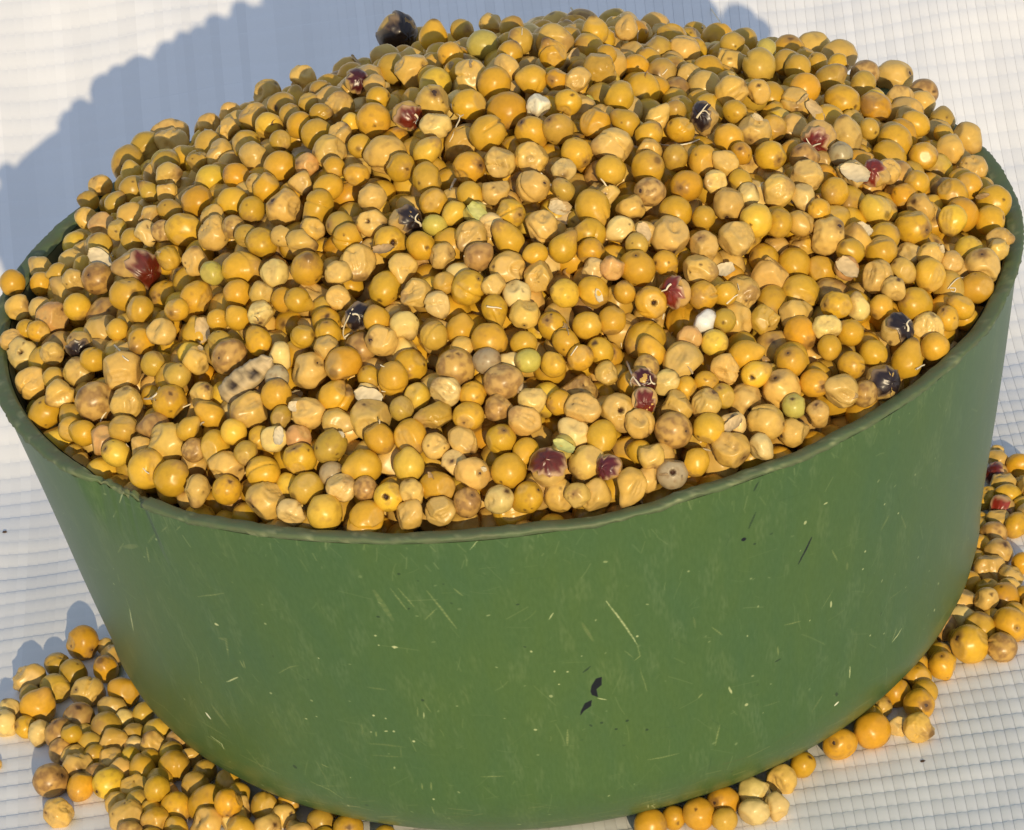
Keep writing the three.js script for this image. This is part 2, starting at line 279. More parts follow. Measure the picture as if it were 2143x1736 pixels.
  const rim = [
    a => { const y = Math.min(H - LIPY, rimH(a) - 0.0004); return [wallR(y) + warp(a, y) - rimIn(a) * sstep(H - 0.008, H, y) - 0.0002, y - 0.0001]; },
    a => [o2(a) + 0.0004 * lipOf(a) + 0.0001 * noise(a * 60, 5, 1), rimH(a) - 0.0007 * (0.8 + 0.3 * noise(Math.cos(a) * 18, Math.sin(a) * 18, 40))],
    a => [o2(a) + 0.0004 * lipOf(a) + 0.00012 * noise(a * 70, 8, 1), rimH(a) - 0.00018],
    a => [o2(a) + 0.0001, rimH(a)],
    a => [o2(a) - 0.0005, rimH(a) - 0.00003],
    a => [lerp(o2(a), wallR(H) - TH, 0.45), rimH(a) - 0.0001 + 0.00008 * noise(Math.cos(a) * 30, Math.sin(a) * 30, 51)],
    a => [lerp(o2(a), wallR(H) - TH, 0.75), rimH(a) - 0.00022 + 0.00008 * noise(Math.cos(a) * 30, Math.sin(a) * 30, 52)],
    a => [wallR(H) - TH + 0.0003, rimH(a) - 0.0004],
    a => [wallR(H) - TH, rimH(a) - 0.0008],
  ];
  part('rim', loft(rim, null, (a, j) => {
    const C1 = Math.cos(a), S1 = Math.sin(a), n = noise(C1 * 60, S1 * 60, j * 0.55), m = noise(C1 * 16, S1 * 16, 17 + j * 0.2), chip = a > c0 - 0.02 && a < c1 + 0.02 ? 0.35 : 0;
    const scrape = sstep(0.25, 0.8, n * 0.5 + m * 0.6 + chip) * 0.7, dirt = sstep(-0.3, 0.7, noise(C1 * 22 + 5, S1 * 22, j * 0.4) + 0.4 * n) * 0.5;
    const c = [lerp(0.085, 0.10, dirt), lerp(0.125, 0.105, dirt), lerp(0.05, 0.05, dirt)]; return [lerp(c[0], 0.24, scrape), lerp(c[1], 0.27, scrape), lerp(c[2], 0.13, scrape)];
  }), rimMat, bowl);
  const inner = []; for (let k = 0; k <= 10; k++) { inner.push(a => { const y0 = rimH(a) - 0.0008, y = lerp(y0, 0.006, k / 10); return [wallR(Math.max(y, RF)) - TH - (k === 10 ? 0.004 : 0), y]; }); }
  inner.push(a => [0.001, 0.004]);
  part('inner_wall', loft(inner, null, (a, j, y) => {
    const n = noise(Math.cos(a) * 22, y * 120, Math.sin(a) * 22), m = noise(Math.cos(a) * 6, y * 40, Math.sin(a) * 6 + 9);
    const k = 0.5 + 0.25 * n + 0.3 * m; return [lerp(0.075, 0.125, k), lerp(0.088, 0.128, k), lerp(0.042, 0.066, k)];
  }), innerMat, bowl);
}
console.log('bowl done');

// ------------------------------------------------------------------ grains: positions read from the photograph
// each row: x, y, half size (all in pixels of an enlarged crop), kind
// kinds: g golden, a amber, t tan, o olive (often shade put into the grain colour), y lemon, p pale, b brown, e peach, n green, w white, k grey, R/B husked dark red / black; after it s dark spot, h hole, W wrinkled, k beak
const HEAP = [
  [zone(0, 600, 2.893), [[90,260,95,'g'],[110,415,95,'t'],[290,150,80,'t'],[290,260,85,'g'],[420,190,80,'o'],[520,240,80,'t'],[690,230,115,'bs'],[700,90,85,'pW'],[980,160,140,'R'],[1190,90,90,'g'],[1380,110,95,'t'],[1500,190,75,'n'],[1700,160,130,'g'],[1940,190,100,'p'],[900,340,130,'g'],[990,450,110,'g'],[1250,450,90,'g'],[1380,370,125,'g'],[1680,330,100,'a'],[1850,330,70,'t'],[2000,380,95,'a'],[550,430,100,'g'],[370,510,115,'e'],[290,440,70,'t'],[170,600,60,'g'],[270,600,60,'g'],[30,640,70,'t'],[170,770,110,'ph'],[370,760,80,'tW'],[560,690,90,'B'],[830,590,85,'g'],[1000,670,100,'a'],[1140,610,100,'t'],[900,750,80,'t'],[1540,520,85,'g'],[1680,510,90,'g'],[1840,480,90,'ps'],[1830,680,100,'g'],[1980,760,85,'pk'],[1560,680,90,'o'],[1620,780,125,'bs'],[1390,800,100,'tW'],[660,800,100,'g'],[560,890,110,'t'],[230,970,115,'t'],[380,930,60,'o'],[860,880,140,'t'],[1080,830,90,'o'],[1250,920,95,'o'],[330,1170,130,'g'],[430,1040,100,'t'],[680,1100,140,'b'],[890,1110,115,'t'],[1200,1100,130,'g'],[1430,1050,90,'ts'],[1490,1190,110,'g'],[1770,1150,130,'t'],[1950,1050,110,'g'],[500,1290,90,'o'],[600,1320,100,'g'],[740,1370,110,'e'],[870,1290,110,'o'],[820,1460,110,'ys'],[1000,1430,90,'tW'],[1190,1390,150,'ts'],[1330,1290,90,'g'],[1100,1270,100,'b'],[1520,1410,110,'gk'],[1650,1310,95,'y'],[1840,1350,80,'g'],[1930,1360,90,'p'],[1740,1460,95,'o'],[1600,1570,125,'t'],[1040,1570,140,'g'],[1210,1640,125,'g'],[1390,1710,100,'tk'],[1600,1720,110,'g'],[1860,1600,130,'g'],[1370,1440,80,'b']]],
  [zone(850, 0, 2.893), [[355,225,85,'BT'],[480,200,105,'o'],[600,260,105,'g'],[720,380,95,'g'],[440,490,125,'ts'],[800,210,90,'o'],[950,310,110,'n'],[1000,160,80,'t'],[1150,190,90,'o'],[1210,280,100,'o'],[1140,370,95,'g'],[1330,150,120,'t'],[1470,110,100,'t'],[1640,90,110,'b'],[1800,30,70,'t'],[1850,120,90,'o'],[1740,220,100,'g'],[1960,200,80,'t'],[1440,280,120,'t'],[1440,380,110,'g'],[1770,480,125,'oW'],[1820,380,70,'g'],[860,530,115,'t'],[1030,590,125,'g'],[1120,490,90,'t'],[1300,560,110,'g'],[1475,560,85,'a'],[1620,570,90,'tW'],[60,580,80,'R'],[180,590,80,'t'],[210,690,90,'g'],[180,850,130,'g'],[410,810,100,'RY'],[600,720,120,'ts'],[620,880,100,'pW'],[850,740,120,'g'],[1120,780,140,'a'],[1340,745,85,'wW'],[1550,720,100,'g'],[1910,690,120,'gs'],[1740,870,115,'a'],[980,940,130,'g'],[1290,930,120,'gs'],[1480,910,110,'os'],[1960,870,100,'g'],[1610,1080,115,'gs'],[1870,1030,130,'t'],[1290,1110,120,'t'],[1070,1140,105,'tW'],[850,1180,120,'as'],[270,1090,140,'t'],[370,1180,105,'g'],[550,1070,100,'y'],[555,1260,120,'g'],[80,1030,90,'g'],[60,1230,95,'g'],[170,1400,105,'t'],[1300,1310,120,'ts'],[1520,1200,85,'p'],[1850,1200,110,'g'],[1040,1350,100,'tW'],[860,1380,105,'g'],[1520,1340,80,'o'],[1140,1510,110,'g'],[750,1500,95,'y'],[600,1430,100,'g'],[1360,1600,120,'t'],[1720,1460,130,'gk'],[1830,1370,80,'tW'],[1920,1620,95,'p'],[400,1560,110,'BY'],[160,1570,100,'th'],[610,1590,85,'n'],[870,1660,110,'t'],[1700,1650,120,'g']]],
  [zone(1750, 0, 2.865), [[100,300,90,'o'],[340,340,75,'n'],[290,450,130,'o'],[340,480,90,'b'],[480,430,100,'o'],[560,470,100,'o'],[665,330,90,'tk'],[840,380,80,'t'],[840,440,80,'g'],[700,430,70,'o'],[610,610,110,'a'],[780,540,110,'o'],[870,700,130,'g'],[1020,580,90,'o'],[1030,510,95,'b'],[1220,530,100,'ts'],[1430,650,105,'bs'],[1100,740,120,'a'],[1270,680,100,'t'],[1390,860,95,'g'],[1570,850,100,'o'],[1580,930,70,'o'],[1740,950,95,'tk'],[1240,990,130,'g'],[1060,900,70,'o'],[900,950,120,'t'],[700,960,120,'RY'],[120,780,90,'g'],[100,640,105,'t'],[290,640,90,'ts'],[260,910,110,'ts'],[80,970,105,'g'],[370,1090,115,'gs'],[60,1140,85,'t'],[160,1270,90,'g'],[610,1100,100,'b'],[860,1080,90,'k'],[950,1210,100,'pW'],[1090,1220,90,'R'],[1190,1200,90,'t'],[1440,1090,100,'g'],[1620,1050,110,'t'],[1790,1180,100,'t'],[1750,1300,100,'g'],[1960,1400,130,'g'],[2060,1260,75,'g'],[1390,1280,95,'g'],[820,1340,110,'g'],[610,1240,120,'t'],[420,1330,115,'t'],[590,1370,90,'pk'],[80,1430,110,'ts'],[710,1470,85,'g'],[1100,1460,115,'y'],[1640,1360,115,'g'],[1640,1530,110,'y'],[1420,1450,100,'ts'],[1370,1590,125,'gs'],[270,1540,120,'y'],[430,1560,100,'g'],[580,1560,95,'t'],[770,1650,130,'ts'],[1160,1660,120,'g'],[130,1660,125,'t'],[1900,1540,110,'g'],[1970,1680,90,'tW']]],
  [zone(700, 500, 4.96), [[300,290,145,'t'],[640,250,180,'o'],[740,400,190,'g'],[170,460,170,'t'],[250,770,210,'g'],[860,700,220,'t'],[620,830,160,'t'],[1240,450,200,'gh'],[1620,500,190,'g'],[1880,620,160,'t'],[1400,750,170,'tW'],[1190,1010,215,'g'],[1560,1070,190,'tW'],[1820,1190,150,'p'],[620,1120,130,'tW'],[480,1410,190,'gs'],[130,1150,160,'g'],[190,1590,150,'g'],[880,1370,160,'BY'],[1080,1380,170,'g'],[1420,1460,170,'pk'],[1150,1620,190,'ts'],[1780,1580,180,'o']]],
  [zone(1400, 600, 4.96), [[210,60,170,'a'],[760,270,230,'gs'],[470,260,110,'e'],[230,290,130,'pW'],[230,560,210,'g'],[620,560,130,'g'],[930,680,190,'gh'],[1100,200,160,'gs'],[1500,280,190,'t'],[1250,560,180,'RY'],[1560,600,190,'a'],[1820,570,160,'g'],[1570,920,140,'wW'],[1820,900,150,'o'],[460,900,180,'g'],[160,960,180,'g'],[870,1130,240,'g'],[320,1270,180,'gs'],[1320,1390,220,'t'],[1400,1110,140,'e'],[1700,1170,170,'y'],[1840,1480,190,'tW'],[400,1540,150,'tW'],[80,1350,160,'g'],[1110,1650,110,'p'],[830,1640,130,'RY'],[880,1470,120,'b'],[1600,1640,150,'g']]],
  [zone(1200, 950, 4.96), [[490,120,160,'p'],[400,380,190,'t'],[820,160,170,'g'],[1080,230,200,'t'],[1530,260,200,'th'],[1840,120,140,'R'],[110,600,190,'gs'],[410,740,170,'g'],[200,980,230,'g'],[1330,560,190,'g'],[1010,540,170,'p'],[860,700,130,'nW'],[1780,400,180,'t'],[1690,760,220,'g'],[1920,780,100,'t'],[700,960,220,'R'],[1150,880,200,'t'],[1430,950,160,'R'],[820,1280,190,'tk'],[440,1300,190,'gs'],[1250,1290,190,'t'],[1680,1150,190,'tk'],[90,1330,170,'ps'],[1880,1090,140,'t'],[1030,1280,80,'t']]],
  [zone(2000, 600, 4.303), [[640,60,170,'g'],[320,60,150,'g'],[1160,100,140,'t'],[1560,50,170,'y'],[1700,210,190,'ts'],[1380,170,120,'t'],[1150,300,180,'g'],[600,310,160,'t'],[860,250,130,'t'],[280,230,130,'e'],[780,450,130,'ts'],[1000,610,180,'gs'],[1670,440,180,'a'],[1490,650,130,'g'],[1340,760,140,'gs'],[1130,860,170,'p'],[1210,1060,160,'g'],[800,880,160,'BY'],[640,640,140,'g'],[400,650,120,'p'],[170,620,170,'g'],[320,910,150,'g'],[100,1060,120,'g'],[560,1130,160,'g'],[330,1250,150,'g'],[910,1220,180,'gk'],[650,1420,170,'B'],[230,1520,170,'t'],[470,1550,110,'b'],[60,850,140,'pW'],[1860,30,100,'tW']]],
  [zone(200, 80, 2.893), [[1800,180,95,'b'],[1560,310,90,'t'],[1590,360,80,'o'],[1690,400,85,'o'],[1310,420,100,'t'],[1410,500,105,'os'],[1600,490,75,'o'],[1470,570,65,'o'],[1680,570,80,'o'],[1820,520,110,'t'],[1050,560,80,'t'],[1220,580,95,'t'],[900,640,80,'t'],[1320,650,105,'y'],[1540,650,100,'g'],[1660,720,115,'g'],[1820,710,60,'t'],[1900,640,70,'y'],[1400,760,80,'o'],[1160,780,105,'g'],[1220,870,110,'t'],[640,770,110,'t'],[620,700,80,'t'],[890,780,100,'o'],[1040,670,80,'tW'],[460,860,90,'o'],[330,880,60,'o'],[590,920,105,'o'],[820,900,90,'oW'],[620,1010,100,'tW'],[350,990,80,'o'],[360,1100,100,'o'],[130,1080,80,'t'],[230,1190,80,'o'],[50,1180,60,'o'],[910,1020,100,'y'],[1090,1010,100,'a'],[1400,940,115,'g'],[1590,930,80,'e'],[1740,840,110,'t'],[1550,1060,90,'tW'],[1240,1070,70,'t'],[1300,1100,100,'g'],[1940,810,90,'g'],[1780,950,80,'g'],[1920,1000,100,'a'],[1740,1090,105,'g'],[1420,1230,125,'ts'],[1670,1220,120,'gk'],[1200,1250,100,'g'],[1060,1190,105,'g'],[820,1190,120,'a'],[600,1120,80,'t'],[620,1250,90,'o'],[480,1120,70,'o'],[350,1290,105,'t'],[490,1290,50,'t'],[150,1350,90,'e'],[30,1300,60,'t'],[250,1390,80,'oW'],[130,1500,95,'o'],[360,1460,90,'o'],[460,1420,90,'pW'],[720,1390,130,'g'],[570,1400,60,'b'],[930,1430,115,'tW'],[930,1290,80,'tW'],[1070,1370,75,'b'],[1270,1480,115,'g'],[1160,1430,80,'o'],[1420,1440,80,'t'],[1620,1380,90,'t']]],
  [zone(600, 800, 2.893), [[95,105,105,'g'],[260,190,90,'pk'],[400,90,105,'g'],[580,40,100,'g'],[570,140,90,'t'],[690,250,135,'a'],[450,300,125,'ts'],[950,130,130,'ts'],[1120,40,95,'p'],[1330,90,130,'t'],[1520,20,110,'g'],[1530,150,75,'t'],[1720,90,135,'g'],[1960,110,100,'g'],[1990,230,70,'n'],[1870,250,75,'p'],[1700,230,95,'k'],[1810,380,130,'b'],[1480,280,135,'b'],[1160,270,130,'gs'],[1040,350,120,'g'],[870,350,90,'g'],[260,470,125,'g'],[60,570,130,'t'],[640,490,130,'g'],[220,350,90,'k'],[860,490,95,'pW'],[440,600,115,'t'],[250,630,75,'o'],[1210,480,95,'y'],[1410,440,105,'p'],[1600,470,100,'g'],[1340,620,120,'oW'],[1100,570,90,'o'],[1570,620,115,'g'],[1790,560,100,'bW'],[1980,640,110,'t'],[880,640,140,'t'],[940,770,120,'g'],[640,670,100,'t'],[600,830,125,'o'],[370,770,85,'e'],[210,780,85,'pW'],[100,760,90,'g'],[380,920,120,'gs'],[1160,760,125,'g'],[1750,770,135,'gs'],[1340,830,90,'t'],[1530,800,110,'t'],[1960,870,90,'g'],[830,980,135,'g'],[1150,970,125,'y'],[1600,1020,125,'ts'],[1470,950,90,'ps'],[1860,1010,130,'g'],[610,1030,90,'k'],[160,1010,135,'gk'],[430,1130,125,'o'],[670,1130,105,'p'],[840,1130,80,'b'],[1010,1190,110,'yh'],[1350,1120,125,'g'],[1170,1150,70,'t'],[1760,1200,105,'ps'],[1560,1230,110,'bs'],[1960,1190,100,'y'],[140,1220,130,'ts'],[320,1300,100,'p'],[560,1300,135,'y'],[850,1340,125,'gk'],[1150,1320,100,'tW'],[1370,1290,105,'t'],[50,870,80,'o']]],
  [zone(1350, 250, 4.038), [[410,210,160,'a'],[740,200,160,'t'],[1020,160,110,'tk'],[1200,80,110,'o'],[1250,270,140,'g'],[940,310,150,'g'],[620,440,190,'t'],[220,490,165,'ts'],[1490,140,140,'BY'],[1700,390,170,'gs'],[1790,110,130,'g'],[1930,270,130,'ts'],[1470,570,160,'g'],[1200,540,130,'o'],[940,480,130,'t'],[930,640,170,'g'],[570,650,170,'g'],[950,880,155,'bs'],[1310,820,170,'as'],[1720,620,100,'e'],[1590,780,120,'pW'],[1870,770,120,'o'],[1850,500,110,'a'],[600,870,140,'t'],[770,1040,140,'ts'],[680,1250,150,'p'],[1200,1080,170,'g'],[1480,1130,120,'g'],[1730,1030,150,'tk'],[1910,910,110,'p'],[1940,1150,120,'g'],[1810,1400,190,'a'],[1480,1410,140,'tW'],[1150,1330,190,'ts'],[880,1290,80,'t'],[820,1400,110,'o'],[370,1370,160,'g'],[90,1440,150,'gk']]],
  [zone(1550, 850, 3.572), [[140,40,130,'g'],[680,20,115,'y'],[790,170,145,'tW'],[950,60,140,'g'],[1360,110,140,'gs'],[1040,230,120,'yh'],[1270,350,175,'ts'],[1560,300,140,'a'],[270,300,80,'p'],[610,310,110,'g'],[440,350,90,'gk'],[370,500,140,'tW'],[620,480,130,'t'],[950,450,155,'ts'],[760,410,90,'o'],[1380,500,105,'ns'],[1130,640,160,'t'],[1590,560,110,'ts'],[1790,440,140,'tW'],[1980,380,90,'b'],[1850,130,130,'g'],[330,710,160,'bs'],[640,690,150,'g'],[850,650,85,'pW'],[840,880,155,'t'],[1090,850,105,'pk'],[1370,730,130,'ts'],[530,990,130,'g'],[320,1090,130,'kh'],[220,920,100,'tk'],[50,900,110,'g'],[1710,30,100,'a']]],
  [zone(1050, 480, 4.038), [[240,160,130,'y'],[70,280,105,'n'],[460,170,100,'nW'],[790,180,150,'g'],[1110,320,165,'t'],[410,370,150,'os'],[780,430,160,'gk'],[600,280,80,'p'],[1280,520,150,'gk'],[1580,450,160,'g'],[1040,560,100,'g'],[770,720,170,'t'],[1080,780,150,'tW'],[170,580,165,'t'],[470,590,140,'b'],[380,890,180,'gs'],[620,860,90,'tW'],[850,960,140,'ps'],[1330,950,150,'y'],[110,1060,120,'t'],[630,1100,145,'gk'],[930,1160,150,'ts'],[310,1230,165,'g'],[1200,1270,150,'g'],[1510,1260,180,'ts'],[1780,1200,150,'g'],[600,1390,190,'g'],[950,1450,170,'g'],[1330,1430,140,'g'],[1210,1660,130,'g'],[1440,1640,130,'g'],[330,1480,100,'t'],[560,1600,130,'k'],[980,1600,100,'n'],[140,850,120,'o']]],
];
const SPILL = [
  [zone(0, 1424, 2.893), 'L', [[610,420,115,'as'],[405,565,85,'o'],[520,630,95,'o'],[210,670,110,'tW'],[390,735,100,'o'],[750,600,95,'a'],[270,870,120,'a'],[70,900,80,'p'],[880,770,100,'a'],[620,770,110,'ts'],[800,880,95,'tW'],[560,960,105,'bs'],[740,1030,110,'o'],[780,1115,100,'t'],[1010,915,80,'o'],[950,1060,80,'o'],[950,1150,70,'p'],[450,1070,105,'b'],[290,1050,85,'p'],[450,1180,80,'b'],[560,1260,105,'ts'],[360,1385,115,'bs'],[575,1425,98,'a'],[780,1400,110,'ys'],[780,1260,85,'tW'],[1110,1150,95,'tW'],[1000,1300,105,'g'],[1215,1310,110,'g'],[1240,1120,80,'b'],[1350,1220,70,'t'],[1450,1320,85,'o'],[1390,1430,105,'o'],[1605,1410,95,'g'],[960,1440,100,'oW'],[1170,1450,80,'e'],[980,1540,90,'o'],[1230,1590,105,'g'],[1455,1550,120,'g'],[410,1615,95,'t'],[900,1660,115,'ts'],[1110,1650,100,'g'],[1480,1680,110,'tW'],[1680,1600,95,'tW'],[1690,1690,95,'g'],[1870,1570,100,'o'],[2000,1640,80,'ts'],[1890,1700,90,'ts'],[1240,1720,85,'g'],[920,1730,90,'b'],[730,440,60,'t'],[-30,1270,40,'t']]],
  [zone(400, 1500, 3.061), 'L', [[1170,1545,105,'o'],[1380,1595,115,'g'],[1650,1605,90,'g'],[980,1590,60,'t']]],
  [zone(1798, 1000, 2.893), 'R', [[1835,310,60,'t'],[1990,390,85,'a'],[1830,460,75,'R'],[2010,520,60,'g'],[1790,620,75,'g'],[1900,620,85,'g'],[2000,640,70,'g'],[1865,690,85,'RY'],[1960,800,85,'g'],[1730,780,60,'g'],[1800,890,85,'b'],[1720,930,70,'g'],[1840,1010,95,'ts'],[1780,1120,100,'tk'],[2010,1080,75,'a'],[1690,1060,70,'g'],[1640,1230,90,'g'],[1890,1300,110,'a'],[1760,1270,85,'g'],[2010,1320,70,'g'],[1590,1390,110,'ts'],[1710,1420,60,'p'],[1920,1510,125,'gs'],[1700,1540,110,'g'],[1640,1640,130,'gs'],[1470,1540,90,'b'],[1420,1725,80,'g'],[1560,1600,70,'o']]],
  [zone(2000, 1500, 3.313), 'R', [[990,400,115,'as'],[780,500,115,'a'],[620,630,110,'as'],[800,720,125,'as'],[500,740,80,'ts'],[420,930,140,'a'],[630,900,80,'pW'],[160,1040,135,'as'],[830,340,60,'t']]],
  [zone(1498, 1500, 3.061), 'R', [[1410,1115,95,'gs'],[1250,1220,100,'t'],[1050,1320,115,'p'],[1210,1420,90,'pk'],[810,1395,115,'as'],[630,1480,115,'a'],[450,1510,90,'a'],[270,1570,120,'a']]],
];

// ------------------------------------------------------------------ settle the grains against each other, the bowl and the sheet
const grains = [];       // {p, r, code, where, dir (ray) , lift}
for (const [z, rows] of HEAP) for (const [x, y, r, code] of rows) {
  const [px, py] = z(x, y), edge = z(x + r, y), rp = edge[0] - px;
  if (grains.some(g => Math.hypot(g.px - px, g.py - py) < 0.62 * Math.min(g.rp, rp) + 3)) continue;
  const rm = rp * 0.475 / FPX * 0.97, p = hit(px, py, heapY, -rm * 0.8);
  const depth = p.clone().sub(CAM).dot(camF); const rr2 = rp * depth / FPX * 0.97;
  grains.push({ p, r: clamp(rr2 * 0.95, 0.0013, 0.00235), code, where: 'heap', dir: rayDir(px, py), px, py, rp, pin: true });
}
const nHeapPins = grains.length;
for (const [z, side, rows] of SPILL) for (const [x, y, r, code] of rows) {
  const [px, py] = z(x, y), rp = z(x + r, y)[0] - px;
  if (grains.some(g => g.where !== 'heap' && Math.hypot(g.px - px, g.py - py) < 0.55 * Math.min(g.rp, rp) + 2)) continue;
  const p = hit(px, py, sheetY, rp * 0.46 / FPX), depth = p.clone().sub(CAM).dot(camF), rm = rp * depth / FPX;
  grains.push({ p: hit(px, py, sheetY, rm), r: rm, code, where: side, dir: rayDir(px, py), px, py, rp, pin: true });
}
const nPins = grains.length;
// the rest of the heap: the layers below and the far side that the photo only shows by its shadow
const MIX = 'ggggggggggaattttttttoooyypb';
{
  let tries = 0, made = 0;
  const LAYER = 0.0135;
  while (made < 4100 && tries++ < 200000) {
    const a = R0() * Math.PI * 2, q = Math.sqrt(R0()) * (R - 0.0042), x = Math.sin(a) * q, z = Math.cos(a) * q;
    const r = 0.0015 + 0.0006 * R0();
    const y = heapY(x, z) - r - R0() * LAYER; if (y < 0.01) continue;
    grains.push({ p: V(x, y, z), r, code: MIX[Math.floor(R0() * MIX.length)] + (R0() < 0.12 ? 'W' : ''), where: 'heap', pin: false }); made++;
  }
}
// smaller grains under and between the spilled ones
{
  const pins = grains.filter(g => g.where !== 'heap');
  for (let k = 0; k < 75; k++) {
    const g = pins[Math.floor(R0() * pins.length)], a = R0() * 6.2832, d = g.r * (1.1 + 0.9 * R0()), x = g.p.x + Math.cos(a) * d, z = g.p.z + Math.sin(a) * d, r = 0.0013 + 0.0005 * R0();
    const crowd = pins.filter(o => Math.hypot(o.p.x - x, o.p.z - z) < 0.0055).length; if (crowd < 3) continue;
    grains.push({ p: V(x, sheetY(x, z) + r, z), r, code: MIX[Math.floor(R0() * MIX.length)], where: g.where, pin: false });
  }
}
{
  const N = grains.length, CELL = 0.0056, grid = new Map(), tmp = V(0, 0, 0);
  const key = (i, j, k) => (i + 200) * 160000 + (j + 200) * 400 + (k + 200);
  const ITER = 150;
  for (let it = 0; it < ITER; it++) {
    grid.clear();
    for (let i = 0; i < N; i++) { const g = grains[i], k = key(Math.floor(g.p.x / CELL), Math.floor(g.p.y / CELL), Math.floor(g.p.z / CELL)); const c = grid.get(k); if (c) c.push(i); else grid.set(k, [i]); }
    for (let i = 0; i < N; i++) {
      const g = grains[i], cx = Math.floor(g.p.x / CELL), cy = Math.floor(g.p.y / CELL), cz = Math.floor(g.p.z / CELL);
      for (let a = -1; a <= 1; a++) for (let b = -1; b <= 1; b++) for (let c = -1; c <= 1; c++) {
        const cell = grid.get(key(cx + a, cy + b, cz + c)); if (!cell) continue;
        for (const j of cell) if (j > i) {
          const o = grains[j], dx = o.p.x - g.p.x, dy = o.p.y - g.p.y, dz = o.p.z - g.p.z, d2 = dx * dx + dy * dy + dz * dz, m = (g.r + o.r) * 0.955;
          if (d2 < m * m && d2 > 1e-14) {
            const d = Math.sqrt(d2), f = (m - d) / d * 0.5; let wi = 0.5, wj = 0.5;
            if (g.pin && !o.pin) { wi = 0.12; wj = 0.88; } else if (o.pin && !g.pin) { wi = 0.88; wj = 0.12; }
            g.p.x -= dx * f * wi * 2; g.p.y -= dy * f * wi * 2; g.p.z -= dz * f * wi * 2; o.p.x += dx * f * wj * 2; o.p.y += dy * f * wj * 2; o.p.z += dz * f * wj * 2;
          }
        }
      }
    }
    for (let i = 0; i < N; i++) {
      const g = grains[i], p = g.p;
      if (g.where === 'heap') {
        const top = heapY(p.x, p.z) - g.r * 0.9;
        if (!g.pin) {
          p.y -= 0.00003;
          const vis = p.z > -0.02 && Math.hypot(p.x, p.z) < R - 0.008 ? 0.0009 : 0;
          if (p.y > top - vis) p.y = lerp(p.y, top - vis, 0.5);
          const fl = heapY(p.x, p.z) - 0.0142; if (p.y < fl) p.y = fl;
        } else {
          p.y -= p.z < -0.01 ? 0.00002 : 0; const hv = g.code.includes('T') ? 0.005 : 'RB'.includes(g.code[0]) ? 0.0018 : 0.0009; if (p.y > top + hv) p.y = lerp(p.y, top + hv, 0.25);
          const lo = g.code.includes('T') ? 0.0022 : 0.0004; if (hv > 0.001 && p.y < top + lo) p.y = lerp(p.y, top + lo, 0.3);
          if (p.y < top - 0.0035) p.y = lerp(p.y, top - 0.0035, 0.3);
        }
        // bowl wall, in the plane through the axis
        const rho = Math.hypot(p.x, p.z) || 1e-6, wy = Math.min(p.y, H), wr = wallR(Math.max(wy, RF)) - 0.0019;
        if (p.y < H) { if (rho > wr - g.r * 0.96) { const s = (wr - g.r * 0.96) / rho; p.x *= s; p.z *= s; } }
        else { const ax = clamp(rho, wallR(H) - 0.0017, wallR(H) - 0.0002), dr = rho - ax, dy = p.y - H, d = Math.hypot(dr, dy), m = g.r * 0.95; if (d < m && d > 0) { const nr = rho + dr / d * (m - d); p.y += dy / d * (m - d); p.x *= nr / rho; p.z *= nr / rho; } }
      } else {
        p.y -= 0.00012;
        const fl = sheetY(p.x, p.z) + g.r * 0.93; if (p.y < fl) p.y = fl;
        const rho = Math.hypot(p.x, p.z); let best = 1e9, br = 0, by = 0;
        for (let k = 0; k <= 10; k++) { const y = RF * 0.1 * k * 1.4, wr = wallR(y), d = Math.hypot(rho - wr, p.y - y); if (d < best) { best = d; br = wr; by = y; } }
        const m = g.r * 0.96; const inside = rho < wallR(Math.max(0, p.y));
        if (best < m || inside) { const push = inside ? (wallR(p.y) - rho) + m : (m - best); const s = (rho + push) / rho; p.x *= s; p.z *= s; }
      }
      if (g.pin && it < ITER - 6) {          // keep it on its line of sight, free to move along it
        tmp.copy(p).sub(CAM); const t = tmp.dot(g.dir); tmp.copy(g.dir).multiplyScalar(t).add(CAM); p.lerp(tmp, 0.45);
      }
    }
  }
  for (const g of grains) if (g.where !== 'heap') { const fl = sheetY(g.p.x, g.p.z) + g.r * 0.93; if (g.p.y < fl) g.p.y = fl; }
}
console.log('settled', grains.length, 'pins', nHeapPins, nPins);
// how much of each grain the camera sees
{
  const w = 536, h = 434, zb = new Float32Array(w * h).fill(1e9), id = new Int32Array(w * h).fill(-1);
  grains.forEach((g, i) => {
    const depth = g.p.clone().sub(CAM).dot(camF), [x, y] = toPix(g.p), cx = x / 4, cy = y / 4, rp = g.r * FPX / depth / 4;
    g.sx = x; g.sy = y; g.seen = 0; g.depth = depth;
    for (let b = Math.max(0, Math.floor(cy - rp)); b <= Math.min(h - 1, cy + rp); b++) for (let a = Math.max(0, Math.floor(cx - rp)); a <= Math.min(w - 1, cx + rp); a++) {
      const q = ((a - cx) ** 2 + (b - cy) ** 2) / (rp * rp); if (q > 1) continue;
      const d = depth - g.r * Math.sqrt(1 - q); if (d < zb[b * w + a]) { zb[b * w + a] = d; id[b * w + a] = i; }
    }
  });
  for (const i of id) if (i >= 0) grains[i].seen++;
  console.log('seen', grains.filter(g => g.seen > 3).length, 'pins seen', grains.filter(g => g.pin && g.seen > 3).length);
}

